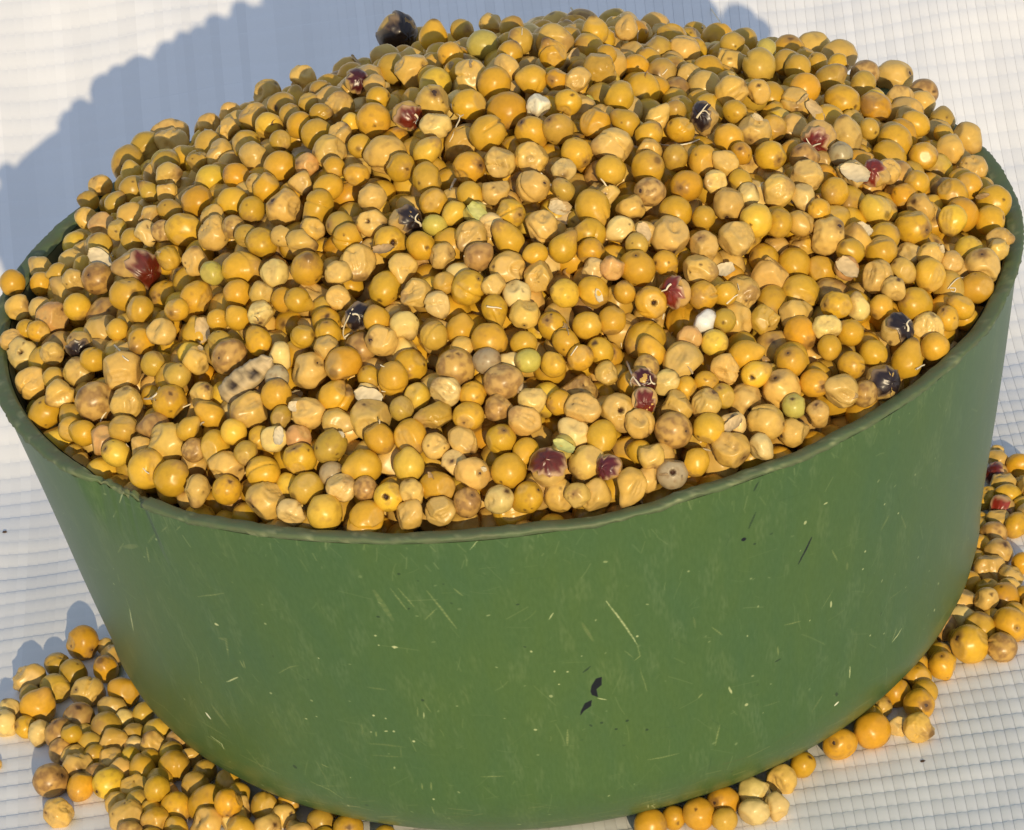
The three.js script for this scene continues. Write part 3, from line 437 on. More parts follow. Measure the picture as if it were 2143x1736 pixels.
// ------------------------------------------------------------------ grain shapes
const icoCache = {};
function ico(d) {
  if (!icoCache[d]) { let g = new THREE.IcosahedronGeometry(1, d); g.deleteAttribute('uv'); g.deleteAttribute('normal'); g = mergeVertices(g, 1e-5); icoCache[d] = { p: g.attributes.position.array, ix: g.index.array }; }
  return icoCache[d];
}
const COL = {
  g: [0.56, 0.325, 0.028], a: [0.57, 0.300, 0.022], t: [0.60, 0.385, 0.092], o: [0.47, 0.295, 0.042], y: [0.65, 0.42, 0.044], p: [0.69, 0.51, 0.18],  // o is an ochre dulled to olive, standing in for grains in shade
  b: [0.48, 0.290, 0.080], e: [0.55, 0.30, 0.10], n: [0.48, 0.40, 0.085], w: [0.72, 0.68, 0.55], k: [0.38, 0.30, 0.16], R: [0.54, 0.34, 0.10], B: [0.46, 0.30, 0.09],
};
const TAN = [0.57, 0.385, 0.13], DARK = [0.055, 0.026, 0.014];
const rv = r => { const z = r() * 2 - 1, a = r() * 6.2832, s = Math.sqrt(1 - z * z); return [Math.cos(a) * s, z, Math.sin(a) * s]; };
// +y is the pointed end, -y the end with the scar, +z the side with the germ
function grainShape(seed, code) {
  const r = rngOf(seed * 7919 + 13), c = code[0], f = code.slice(1), wr = f.includes('W');
  const creased = 'tpewRB'.includes(c) || wr;
  const S = { c, f, r, sx: 0.97 + 0.1 * r(), sy: 0.97 + 0.14 * r(), sz: 0.88 + 0.12 * r(), o1: r() * 99, o2: r() * 99 };
  S.beak = f.includes('k') ? 0.42 + 0.14 * r() : r() < (creased ? 0.65 : 0.45) ? 0.12 + 0.28 * r() : 0.02;
  S.lump = creased ? 0.055 : 0.028; S.beakW = 0.05 + 0.13 * r();
  S.cuts = []; const nc = wr ? 4 + Math.floor(r() * 3) : creased ? 2 + Math.floor(r() * 3) : Math.floor(r() * 2.6);
  for (let i = 0; i < nc; i++) S.cuts.push([...rv(r), (wr ? 0.66 : creased ? 0.73 : 0.83) + 0.14 * r()]);
  S.germ = creased ? 0.07 + 0.12 * r() : r() < 0.45 ? 0.05 + 0.07 * r() : 0; S.gw = 0.40 + 0.25 * r(); S.gy = 0.05 + 0.4 * r();
  S.fold = wr ? 0.07 + 0.04 * r() : creased ? (r() < 0.5 ? 0.035 + 0.045 * r() : 0.012) : 0.004; S.fk = 3 + Math.floor(r() * 4);
  S.crease = r() < (creased ? 0.65 : 0.25) ? 0.10 + 0.12 * r() : 0; S.cd = rv(r); S.ct = rv(r);
  S.hole = f.includes('h'); S.spot = f.includes('s');
  S.hr = S.spot ? 0.13 + 0.11 * r() : 0.09 + 0.08 * r();
  S.pits = []; if (f.includes('s') || r() < 0.4) { const n = 1 + Math.floor(r() * 3); for (let i = 0; i < n; i++) S.pits.push([...rv(r), 0.05 + 0.05 * r()]); }
  return S;
}
function radiusAt(S, x, y, z) {
  let q = 1 / Math.sqrt((x / S.sx) ** 2 + (y / S.sy) ** 2 + (z / S.sz) ** 2);
  q *= 1 + S.lump * noise(x * 1.1 + S.o1, y * 1.1, z * 1.1 + S.o2) + (S.lump * 0.2) * noise(x * 3.2 + S.o2, y * 3.2, z * 3.2);
  for (const n of S.cuts) { const d = x * n[0] + y * n[1] + z * n[2]; if (d > 0.3) { const c = n[3] / d, k = 0.05; const h = clamp(0.5 + 0.5 * (c - q) / k, 0, 1); q = lerp(c, q, h) - k * h * (1 - h) * 0.5; } }
  if (y > 0.55) q += S.beak * Math.exp(-(1 - y) / S.beakW);
  if (S.germ && z > 0.1) { const a = x / S.gw, b = (y - S.gy * 0.4) / (S.gw * (y > 0 ? 1.7 : 1.2)), e = Math.sqrt(a * a + b * b); q -= S.germ * (1 - sstep(0.72, 1.0, e)) - 0.035 * Math.exp(-(((e - 1.1) / 0.12) ** 2)) + 0.5 * S.germ * Math.exp(-((a / 0.16) ** 2)) * (1 - sstep(0.5, 0.9, e)); }
  if (S.crease) { const d = x * S.cd[0] + y * S.cd[1] + z * S.cd[2], side = x * S.ct[0] + y * S.ct[1] + z * S.ct[2]; q -= S.crease * Math.exp(-((d / 0.055) ** 2)) * sstep(-0.1, 0.5, side); }
  if (S.fold > 0.006) { const an = Math.atan2(x, z), n = Math.sin(an * S.fk + 2.2 * noise(y * 1.5, S.o1, an)); q -= S.fold * Math.exp(-((n / 0.22) ** 2)) * 2.0 * sstep(-0.5, 0.75, y) * (0.5 + 0.5 * noise(x * 2 + S.o1, y * 2, z * 2)); }
  if (y < -0.8) q -= 0.07 * sstep(S.hr * 1.3, 0, Math.hypot(x, z));
  if (S.hole && z > 0.5) q -= 0.25 * sstep(0.24, 0.16, Math.hypot(x, y));
  return q;
}
function grainGeo(seed, code, detail, noScar) {
  const S = grainShape(seed, code), { p, ix } = ico(detail), n = p.length / 3, P = new Float32Array(n * 3), C = new Float32Array(n * 3);
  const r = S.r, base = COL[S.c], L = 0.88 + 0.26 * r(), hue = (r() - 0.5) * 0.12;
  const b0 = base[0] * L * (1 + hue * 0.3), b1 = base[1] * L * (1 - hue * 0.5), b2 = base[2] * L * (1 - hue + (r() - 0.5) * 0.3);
  const tanK = 'tpe'.includes(S.c) ? 0.6 : 'wn'.includes(S.c) ? 0.25 : 0.5, tipDark = r() < 0.4 ? 0.65 : 0.1, halo0 = r() < 0.6 ? 0.35 + 0.45 * r() : 0, halo1 = r() < 0.45 ? 0.35 + 0.4 * r() : 0, stain = S.c === 'b' ? 1.25 : S.c === 'k' ? 0.8 : r() < 0.22 ? 0.55 : 0.12;
  for (let i = 0; i < n; i++) {
    const x = p[i * 3], y = p[i * 3 + 1], z = p[i * 3 + 2], q = radiusAt(S, x, y, z);
    P[i * 3] = x * q; P[i * 3 + 1] = y * q; P[i * 3 + 2] = z * q;
    // skin: bare waxy gold, papery tan where it is dented or creased, brown stains, dark scar
    let t = 0; for (const c of S.cuts) { const d = x * c[0] + y * c[1] + z * c[2]; if (d > 0.3) t = Math.max(t, sstep(0.06, -0.02, c[3] / d - q - 0.02)); }
    if (S.germ && z > 0.1) { const a = x / S.gw, b = (y - S.gy * 0.4) / (S.gw * (y > 0 ? 1.7 : 1.2)); t = Math.max(t, 1 - sstep(0.8, 1.1, Math.sqrt(a * a + b * b))); }
    t = clamp(t * (0.75 + 0.4 * noise(x * 2.5 + S.o2, y * 2.5, z * 2.5)) + 0.25 * sstep(0.5, 0.95, y), 0, 1) * tanK;
    let R1 = lerp(b0, TAN[0], t), G1 = lerp(b1, TAN[1], t), B1 = lerp(b2, TAN[2], t);
    const sp = 1 + 0.05 * noise(x * 9 + S.o1, y * 9, z * 9) + 0.05 * noise(x * 3 + S.o1, y * 3 + 7, z * 3);
    R1 *= sp; G1 *= sp; B1 *= sp;
    let d = stain * sstep(S.c === 'b' ? -0.35 : 0.15, S.c === 'b' ? 0.35 : 0.75, noise(x * 1.7 + S.o2, y * 1.7 + S.o1, z * 1.7)) * (0.7 + 0.3 * noise(x * 7, y * 7, z * 7 + S.o1));
    d = clamp(d, 0, 1) * 0.75; R1 = lerp(R1, 0.20, d); G1 = lerp(G1, 0.105, d); B1 = lerp(B1, 0.04, d);
    const halo = Math.max(y < 0 ? halo0 * sstep(0.62, 0.2, Math.hypot(x, z) + 0.22 * noise(x * 3 + S.o2, z * 3, 4)) : 0, y > 0.6 ? halo1 * sstep(0.75, 0.97, y + 0.12 * noise(x * 4, z * 4, S.o1)) : 0);
    R1 = lerp(R1, 0.27, halo); G1 = lerp(G1, 0.15, halo); B1 = lerp(B1, 0.055, halo);
    let k = y > 0.9 ? tipDark * sstep(0.955, 0.99, y) : 0;
    if (y < 0 && !noScar) k = Math.max(k, (S.spot ? 0.92 : 0.8) * sstep(S.hr * 1.25, S.hr * 0.75, Math.hypot(x, z) + 0.04 * noise(x * 8 + S.o1, z * 8, 1)));
    else if (y < 0) k = Math.max(k, 0.5 * sstep(S.hr * 1.7, S.hr, Math.hypot(x, z)));
    for (const c of S.pits) k = Math.max(k, 0.85 * sstep(c[3] * 1.5, c[3] * 0.7, Math.hypot(x - c[0], y - c[1], z - c[2])));
    if (S.hole && z > 0) k = Math.max(k, sstep(0.27, 0.2, Math.hypot(x, y) + 0.03 * noise(x * 9 + S.o1, y * 9, 1)));
    C[i * 3] = lerp(R1, DARK[0], k); C[i * 3 + 1] = lerp(G1, DARK[1], k); C[i * 3 + 2] = lerp(B1, DARK[2], k);
  }
  const g = new THREE.BufferGeometry(); g.setAttribute('position', new THREE.BufferAttribute(P, 3)); g.setAttribute('color', new THREE.BufferAttribute(C, 3));
  g.setIndex(new THREE.BufferAttribute(new Uint16Array(ix), 1)); g.computeVertexNormals(); g.userData.S = S; return g;
}
const grainMat = new THREE.MeshPhysicalMaterial({ vertexColors: true, roughness: 0.31, specularIntensity: 0.6 });
const scarMat = new THREE.MeshStandardMaterial({ color: new THREE.Color().setRGB(0.05, 0.024, 0.013), roughness: 0.5 });
const camUp = V(0, 1, 0).applyQuaternion(camera.quaternion), camRt = V(1, 0, 0).applyQuaternion(camera.quaternion);
function turnOf(g, seed) {
  const r = rngOf(seed * 31 + 5), q = new THREE.Quaternion(), c = g.code[0], f = g.code.slice(1);
  const toCam = CAM.clone().sub(g.p).normalize(), jit = k => toCam.clone().addScaledVector(camRt, (r() - 0.5) * k).addScaledVector(camUp, (r() - 0.5) * k).normalize();
  const basis = (axis, dir) => { q.setFromUnitVectors(axis, dir); return q.clone().multiply(new THREE.Quaternion().setFromAxisAngle(axis, r() * 6.2832)); };
  if (f.includes('s')) return basis(V(0, -1, 0), jit(2.6));
  if (f.includes('h')) return basis(V(0, 0, 1), jit(0.7));
  if (f.includes('k')) return basis(V(0, 1, 0), camUp.clone().multiplyScalar(r() < 0.75 ? -1 : 1).addScaledVector(camRt, (r() - 0.5) * 1.6).addScaledVector(toCam, 0.2).normalize());
  if (g.pin && ('tpe'.includes(c) || 'RB'.includes(c)) && r() < 0.7) return basis(V(0, 0, 1), jit(1.8));
  if (g.pin && r() < 0.4) { const an = r() * 6.2832; return basis(V(0, 1, 0), camRt.clone().multiplyScalar(Math.cos(an)).addScaledVector(camUp, Math.sin(an)).addScaledVector(toCam, 0.35).normalize()); }
  return new THREE.Quaternion(r() - 0.5, r() - 0.5, r() - 0.5, r() - 0.5).normalize();
}

// ------------------------------------------------------------------ husks, stalks and grains as objects
const LOOK = { g: 'golden', a: 'amber', t: 'tan', o: 'olive', y: 'lemon yellow', p: 'cream', b: 'brown stained', e: 'peach', n: 'green', w: 'chalky white', k: 'grey mouldy' };
const PLACE = { heap: 'in the heaped bowl', L: 'on the sheet below the chipped rim', R: 'on the sheet away from the chip' };
// things that can be found at once, to say which grain is meant
const MARKS = [];
grains.forEach(g => {
  if (!g.pin || g.where !== 'heap' || g.seen < 4) return; const c = g.code[0], f = g.code.slice(1);
  if (c === 'w') MARKS.push([g, 'a chalky white grain']); else if (c === 'R') MARKS.push([g, 'a red husked grain']); else if (c === 'B') MARKS.push([g, 'a black husked grain']);
  else if (f.includes('h')) MARKS.push([g, 'a holed grain']); else if (c === 'n') MARKS.push([g, 'a green grain']); else if (c === 'k') MARKS.push([g, 'a grey mouldy grain']); else if (c === 'b') MARKS.push([g, 'a brown stained grain']);
});
function near(g) {
  if (g.where !== 'heap') return '';
  if (Math.hypot(g.p.x, g.p.z) > R - 0.0078) return ' against the rim';
  let best = 0.0075, w = ''; for (const [m, word] of MARKS) { if (m === g) continue; const d = m.p.distanceTo(g.p); if (d < best) { best = d; w = ' by ' + word; } } return w;
}
const sizeWord = g => g.r > 0.00222 ? 'large ' : g.r < 0.00178 ? 'small ' : '';
function glumeGeo(seed, size) {      // a split husk: a thin ragged shell round one side of the grain
  const r = rngOf(seed * 13 + 3), NU = 26, NV = 9, p = [], col = [], ix = [], o = r() * 50, dark = 0.6 + 0.6 * r();
  for (let s = 0; s < 2; s++) for (let j = 0; j <= NV; j++) for (let i = 0; i < NU; i++) {
    const ph = i / NU * 6.2832, mx = size * (1 + 0.25 * Math.cos(2 * ph + o) + 0.3 * noise(Math.cos(ph) * 1.6 + o, Math.sin(ph) * 1.6, 1)), th = mx * j / NV;
    const rr = (s ? 1.02 : 1.075) + 0.05 * Math.pow(j / NV, 3) + 0.06 * noise(Math.cos(ph) * 2, Math.sin(ph) * 2, th * 2 + o) + (j / NV < 0.35 ? 0.05 * (1 - j / NV / 0.35) : 0);
    p.push(Math.sin(th) * Math.cos(ph) * rr, Math.sin(th) * Math.sin(ph) * rr * 1.05, Math.cos(th) * rr);
    const e = sstep(0.72, 1.0, j / NV + 0.22 * noise(Math.cos(ph) * 3 + o, Math.sin(ph) * 3, 5)), n = 1 + 0.35 * noise(Math.cos(ph) * 3, th * 3, o);
    col.push(e, n * dark, s);
  }
  const row = NU, half = (NV + 1) * NU;
  for (let s = 0; s < 2; s++) for (let j = 0; j < NV; j++) for (let i = 0; i < NU; i++) { const a = s * half + j * row + i, b = s * half + j * row + (i + 1) % NU; if (s) ix.push(a, b, a + row, b, b + row, a + row); else ix.push(a, a + row, b, b, a + row, b + row); }
  for (let i = 0; i < NU; i++) { const a = NV * row + i, b = NV * row + (i + 1) % NU; ix.push(a, a + half, b, b, a + half, b + half); }
  return { p, col, ix };
}
function glume(seed, red, size) {
  const { p, col, ix } = glumeGeo(seed, size), C = [], orange = (seed * 37 % 10) / 10;
  for (let i = 0; i < col.length; i += 3) {
    const e = col[i], n = col[i + 1];
    const A = red ? [0.07 * n + 0.13 * orange * n, 0.007 * n + 0.014 * orange, 0.009 * n] : [0.018 * n, 0.010 * n, 0.011 * n], Z = red ? [0.46, 0.29, 0.15] : [0.22, 0.15, 0.08];
    C.push(lerp(A[0], Z[0], e), lerp(A[1], Z[1], e), lerp(A[2], Z[2], e));
  }
  const g = new THREE.BufferGeometry(); g.setAttribute('position', new THREE.Float32BufferAttribute(p, 3)); g.setAttribute('color', new THREE.Float32BufferAttribute(C, 3)); g.setIndex(ix); g.computeVertexNormals(); return g;
}
const glumeMat = new THREE.MeshPhysicalMaterial({ vertexColors: true, roughness: 0.33, side: THREE.DoubleSide });
const stalkMat = new THREE.MeshStandardMaterial({ color: new THREE.Color().setRGB(0.70, 0.62, 0.44), roughness: 0.6 });
function tube(pts, r0, r1, seg = 10) {
  const c = new THREE.CatmullRomCurve3(pts), g = new THREE.TubeGeometry(c, seg, r0, 6, false), p = g.attributes.position;
  for (let j = 0; j <= seg; j++) { const ce = c.getPointAt(j / seg), k = lerp(1, r1 / r0, j / seg); for (let i = 0; i <= 6; i++) { const a = j * 7 + i; p.setXYZ(a, ce.x + (p.getX(a) - ce.x) * k, ce.y + (p.getY(a) - ce.y) * k, ce.z + (p.getZ(a) - ce.z) * k); } }
  g.computeVertexNormals(); return g;
}
function fork(seed) {   // pale split bristle at the tip of a husk, in grain radii: bent, split in two, or one long hair
  const r = rngOf(seed + 400), k = s => (r() - 0.5) * s, kind = Math.floor(r() * 3), a = V(k(0.3), -0.45 + k(0.3), 1.04), L = 0.7 + 0.5 * r(), m = V(a.x + k(0.4), a.y + 0.45 * L, 1.14 + 0.1 * r());
  const g = [tube([a, a.clone().lerp(m, 0.5).add(V(k(0.1), 0, 0.06)), m], 0.085, 0.06, 6)];
  if (kind !== 1) g.push(tube([m, m.clone().add(V(-0.12, 0.25 * L, 0.02 + k(0.1))), m.clone().add(V(-0.25 + k(0.2), 0.5 * L, k(0.25)))], 0.058, 0.03, 6));
  if (kind !== 2) g.push(tube([m, m.clone().add(V(0.16 + k(0.2), 0.2 * L, 0.05)), m.clone().add(V(0.38 + k(0.3), 0.3 * L + k(0.2), k(0.2)))], 0.058, 0.035, 6));
  const o = mergeGeometries(g); o.rotateZ(r() * 6.2832); return o;
}

const order = grains.map((g, i) => i).filter(i => grains[i].seen > 0 && !'RB'.includes(grains[i].code[0])).sort((a, b) => grains[b].seen - grains[a].seen);
const single = new Set(order.slice(0, 300));
const rest = [];
grains.forEach((g, i) => {
  const c = g.code[0], f = g.code.slice(1), q = turnOf(g, i + 1), scale = g.r * ('gayo'.includes(c) ? 1.05 : 1.12);
  if ('RB'.includes(c) && g.pin) {
    const red = c === 'R';
    const o = thing(red ? 'red_husked_grain' : 'black_husked_grain', `${red ? 'grain in a split dark red husk' : 'grain in a split blackish husk'}${f.includes('Y') ? ' with a forked bristle' : ''} ${g.where === 'heap' ? 'in the heaped bowl' : 'spilled on the sheet'}`, 'grain', `${red ? 'red' : 'black'} husked grains${f.includes('Y') ? ' with bristles' : ''} ${g.where === 'heap' ? 'in the bowl' : 'on the sheet'}`);
    part('kernel', grainGeo(i + 1, c, 8), grainMat, o);
    const gl = part('husk', glume(i + 3, red, (f.includes('T') ? 1.9 : 0.85 + 0.3 * ((i * 7 % 10) / 10))), glumeMat, o);
    const r = rngOf(i + 99), toC = CAM.clone().sub(g.p).normalize().addScaledVector(camRt, (r() - 0.5) * 1.7).addScaledVector(camUp, (r() - 0.6) * 1.2).normalize();
    const hqt = new THREE.Quaternion().setFromUnitVectors(V(0, 0, 1), toC);
    gl.quaternion.copy(q.clone().invert().multiply(hqt));
    if (f.includes('Y')) { const t = part('bristle', fork(i), stalkMat, o); t.quaternion.copy(gl.quaternion); }
    o.position.copy(g.p); o.quaternion.copy(q); o.scale.setScalar(scale); return;
  }
  if (single.has(i)) {
    const look = LOOK[c] + (f.includes('W') ? ' wrinkled' : '') , mark = f.includes('h') ? ' with a black hole' : f.includes('s') ? ' with a dark scar' : f.includes('k') ? ' with a pointed tip' : '';
    const nb = near(g), sz = sizeWord(g), label = `${sz}${look} grain${mark}${nb} ${nb ? 'in the bowl' : PLACE[g.where]}`, group = `${sz}${look} grains${mark}${nb} ${g.where === 'heap' ? 'in the bowl' : g.where === 'L' ? 'on the sheet by the chip' : 'on the sheet away from the chip'}`;
    if (f.includes('s')) {
      const o = thing('sorghum_grain', label, 'grain', group), geo = grainGeo(i + 1, g.code, 10, true), S = geo.userData.S, ry = radiusAt(S, 0, -1, 0);
      part('kernel', geo, grainMat, o);
      const sg = new THREE.IcosahedronGeometry(1, 3); { const sp = sg.attributes.position; for (let k = 0; k < sp.count; k++) { const n = 1 + 0.2 * noise(sp.getX(k) * 2 + i, sp.getY(k) * 2, sp.getZ(k) * 2); sp.setXYZ(k, sp.getX(k) * n, sp.getY(k) * n, sp.getZ(k) * n); } sg.computeVertexNormals(); }
      const sc = part('scar', sg, scarMat, o); sc.position.set(0, -ry + 0.035, 0); sc.scale.set(S.hr * 0.8, 0.06, S.hr);
      o.position.copy(g.p); o.quaternion.copy(q); o.scale.setScalar(scale);
    } else {
      const m = new THREE.Mesh(grainGeo(i + 1, g.code, 10), grainMat); m.name = numbered('sorghum_grain'); tag(m, label, 'grain', group);
      m.position.copy(g.p); m.quaternion.copy(q); m.scale.setScalar(scale); scene.add(m); shade(m);
    }
    return;
  }
  const geo = grainGeo(i + 1, 'RB'.includes(c) ? 'g' : g.code, g.seen > 14 ? 6 : g.seen > 2 ? 5 : g.p.y > heapY(g.p.x, g.p.z) - g.r - 0.0025 ? 3 : 1);
  geo.applyMatrix4(new THREE.Matrix4().compose(g.p, q, V(scale, scale, scale))); rest.push(geo);
});
{
  const m = new THREE.Mesh(mergeGeometries(rest), grainMat); m.name = 'sorghum_grains';
  tag(m, 'mass of yellow sorghum grains filling the green bowl between the larger ones', 'grains', null, 'stuff'); scene.add(m); shade(m);
}
{ let t = 0; scene.traverse(o => { if (o.isMesh) t += (o.geometry.index ? o.geometry.index.count : o.geometry.attributes.position.count) / 3; }); console.log('grains built', single.size, rest.length, 'triangles', t); }

// ------------------------------------------------------------------ loose husk flakes, bristles and a stalk
{
  const flakeMat = new THREE.MeshPhysicalMaterial({ vertexColors: true, roughness: 0.6, side: THREE.DoubleSide });
  function flakeGeo(seed, col) {     // curled scrap of husk, a cupped leaf with some thickness, in units of its half length
    const r = rngOf(seed * 17 + 1), NU = 10, NV = 6, p = [], c = [], ix = [], cup = 0.3 + 0.5 * r(), w = 0.45 + 0.25 * r(), o = r() * 40;
    for (let s = 0; s < 2; s++) for (let i = 0; i <= NU; i++) for (let j = 0; j <= NV; j++) {
      const u = i / NU * 2 - 1, v = j / NV * 2 - 1, ww = w * Math.sqrt(Math.max(0.02, 1 - u * u * (u > 0 ? 1 : 0.7))) * (1 + 0.12 * noise(u * 2 + o, v, 1));
      p.push(u + 0.05 * noise(v * 3, o, 2), cup * (0.5 * v * v + 0.35 * u * u) * 0.6 + 0.05 * noise(u * 3 + o, v * 3, 3) - s * 0.05, v * ww);
      const k = 0.85 + 0.2 * noise(u * 3 + o, v * 4, 8); c.push(col[0] * k, col[1] * k, col[2] * k);
    }
    const row = NV + 1, half = (NU + 1) * row;
    for (let s = 0; s < 2; s++) for (let i = 0; i < NU; i++) for (let j = 0; j < NV; j++) { const a = s * half + i * row + j; if (s) ix.push(a, a + row, a + 1, a + 1, a + row, a + row + 1); else ix.push(a, a + 1, a + row, a + 1, a + row + 1, a + row); }
    const ring = []; for (let i = 0; i <= NU; i++) ring.push(i * row); for (let j = 1; j <= NV; j++) ring.push(NU * row + j); for (let i = NU - 1; i >= 0; i--) ring.push(i * row + NV); for (let j = NV - 1; j > 0; j--) ring.push(j);
    for (let k = 0; k < ring.length; k++) { const a = ring[k], b = ring[(k + 1) % ring.length]; ix.push(a, a + half, b, b, a + half, b + half); }
    const g = new THREE.BufferGeometry(); g.setAttribute('position', new THREE.Float32BufferAttribute(p, 3)); g.setAttribute('color', new THREE.Float32BufferAttribute(c, 3)); g.setIndex(ix); g.computeVertexNormals(); return g;
  }
  // top of the settled grains along a line of sight
  function topAt(px, py, lift = 0.0003) {
    const d = rayDir(px, py); let best = 1e9;
    for (const g of grains) { const t = g.p.clone().sub(CAM), b = t.dot(d), q = t.lengthSq() - b * b, rr = g.r * 1.0; if (q < rr * rr) { const k = b - Math.sqrt(rr * rr - q); if (k < best) best = k; } }
    if (best > 2) return hit(px, py, heapY, -0.001);
    return CAM.clone().addScaledVector(d, best - lift);
  }
  const CREAM = [0.66, 0.56, 0.36], PALE = [0.60, 0.44, 0.22], GREEN = [0.50, 0.50, 0.16], TANB = [0.42, 0.28, 0.13];
  const FL = [
    [zone(0, 600, 2.893), 1430, 590, 85, PALE, 'pale'], [zone(850, 0, 2.893), 1590, 390, 60, PALE, 'pale'], [zone(850, 0, 2.893), 1715, 720, 55, GREEN, 'greenish'], [zone(850, 0, 2.893), 920, 1500, 80, GREEN, 'greenish'],
    [zone(850, 0, 2.893), 1490, 1465, 70, CREAM, 'cream'], [zone(1400, 600, 4.96), 1820, 285, 110, CREAM, 'cream'], [zone(700, 500, 4.96), 1180, 540, 120, TANB, 'brown'], [zone(1200, 950, 4.96), 860, 690, 120, GREEN, 'greenish'],
    [zone(600, 800, 2.893), 860, 490, 90, CREAM, 'cream'], [zone(1750, 0, 2.865), 960, 1210, 100, CREAM, 'cream'], [zone(1550, 850, 3.572), 850, 660, 80, PALE, 'pale'], [zone(2000, 600, 4.303), 290, 235, 120, PALE, 'pale'],
    [zone(0, 600, 2.893), 950, 770, 90, PALE, 'pale'], [zone(200, 80, 2.893), 1560, 840, 75, CREAM, 'cream'], [zone(1350, 250, 4.038), 70, 1010, 100, PALE, 'pale'], [zone(1350, 250, 4.038), 130, 1130, 120, PALE, 'pale'], [zone(1350, 250, 4.038), 890, 1280, 90, PALE, 'pale'],
    [zone(0, 600, 2.893), 700, 85, 90, CREAM, 'cream'], [zone(1750, 0, 2.865), 690, 780, 90, PALE, 'pale'], [zone(1750, 0, 2.865), 1020, 1600, 60, CREAM, 'cream'], [zone(600, 800, 2.893), 230, 760, 60, CREAM, 'cream'],
  ];
  FL.forEach(([z, x, y, s, col, word], k) => {
    const [px, py] = z(x, y), p = topAt(px, py, 0.00035), half = (z(x + s, y)[0] - px) * 0.47 / FPX, r = rngOf(k * 91 + 7);
    const m = new THREE.Mesh(flakeGeo(k + 1, col), flakeMat); m.name = numbered('husk_flake');
    tag(m, `curled ${word} husk flake lying on the heaped grains`, 'husk', `${word} husk flakes on the heap`);
    m.position.copy(p); const n = CAM.clone().sub(p).normalize().add(V((r() - 0.5) * 0.8, (r() - 0.2) * 0.9, (r() - 0.5) * 0.6)).normalize();
    m.quaternion.setFromUnitVectors(V(0, 1, 0), n).multiply(new THREE.Quaternion().setFromAxisAngle(V(0, 1, 0), r() * 6.28)); m.scale.setScalar(half); scene.add(m); shade(m);
  });
  // fine chaff caught between the grains
  {
    const r = rngOf(4242), tops = grains.filter(g => g.where === 'heap' && g.seen > 12);
    for (let k = 0; k < 70; k++) {
      const g = tops[Math.floor(r() * tops.length)], [px, py] = toPix(g.p), rp = g.r * FPX / g.depth, an = r() * 6.2832, p = topAt(px + Math.cos(an) * rp * 0.95, py + Math.sin(an) * rp * 0.95, 0.00015);
      const straw = r() < 0.4, word = straw ? 'straw' : 'husk', m = new THREE.Mesh(straw ? tube([V(-1, 0, 0), V(-0.3, 0.12 * r(), 0.15 * (r() - 0.5)), V(0.4, 0, 0.1 * (r() - 0.5)), V(1, 0.1, 0)], 0.13, 0.08, 6) : flakeGeo(500 + k, [CREAM, PALE, TANB, PALE][Math.floor(r() * 4)]), straw ? stalkMat : flakeMat);
      m.name = numbered(straw ? 'straw_bit' : 'chaff_scrap'); tag(m, straw ? 'tiny pale bit of straw caught between heaped grains' : 'tiny torn scrap of husk caught between heaped grains', word, `${word} chaff in the heap`);
      m.position.copy(p); m.quaternion.set(r() - 0.5, r() - 0.5, r() - 0.5, r() - 0.5).normalize(); m.scale.setScalar(0.00045 + 0.0006 * r()); scene.add(m); shade(m);
    }
  }
  // pale bristles: each a list of branches of pixel points
  const BR = [
    [zone(850, 0, 2.893), [[[722, 735], [750, 785], [790, 822], [765, 880], [735, 960], [715, 1000]], [[790, 822], [812, 810]]], 9, 'pale forked bristle standing between grains beside a red husked grain'],
    [zone(1350, 250, 4.038), [[[1040, 410], [1150, 425], [1300, 410], [1420, 370], [1520, 320]], [[1520, 320], [1570, 270], [1500, 260]]], 13, 'long pale curved bristle with a forked end lying across the grains'],
    [zone(1500, 0, 5.357), [[[1355, 255], [1390, 320], [1430, 380], [1470, 420]]], 20, 'short pinkish bristle with a dark foot on the crest of the heap'],
    [zone(850, 0, 2.893), [[[755, 1265], [735, 1300], [718, 1345]]], 16, 'short pale strip of straw wedged between golden grains'],
    [zone(700, 500, 4.96), [[[800, 1250], [740, 1370], [690, 1480], [685, 1580], [710, 1620]], [[690, 1610], [740, 1570], [800, 1540]]], 16, 'curved pale bristle hooked beside a black husked grain'],
    [zone(0, 600, 2.893), [[[1130, 1000], [1100, 1050], [1060, 1075], [1020, 1078]], [[1060, 1075], [1100, 1085]]], 13, 'white forked bristle beside a brown stained grain'],
    [zone(2000, 600, 4.303), [[[1515, 330], [1430, 350], [1380, 400], [1340, 450]], [[1360, 440], [1420, 445], [1410, 480], [1370, 470]]], 12, 'thin pale bristle curling beside an amber grain at the rim'],
    [zone(1400, 600, 4.96), [[[640, 1400], [680, 1500], [720, 1580], [800, 1690]], [[720, 1580], [690, 1640], [700, 1700]]], 22, 'pale forked bristle rising from a red husked grain'],
    [zone(0, 600, 2.893), [[[810, 700], [850, 740], [880, 790], [910, 810]]], 11, 'pale splinter of straw among tan grains near the chipped rim'],
    [zone(200, 80, 2.893), [[[865, 685], [900, 690], [920, 685]]], 18, 'stubby white bristle on the slope of the heap'],
    [zone(1550, 850, 3.572), [[[590, 875], [625, 880], [655, 890]]], 14, 'tiny pale scrap of straw by the bowl rim'],
  ];
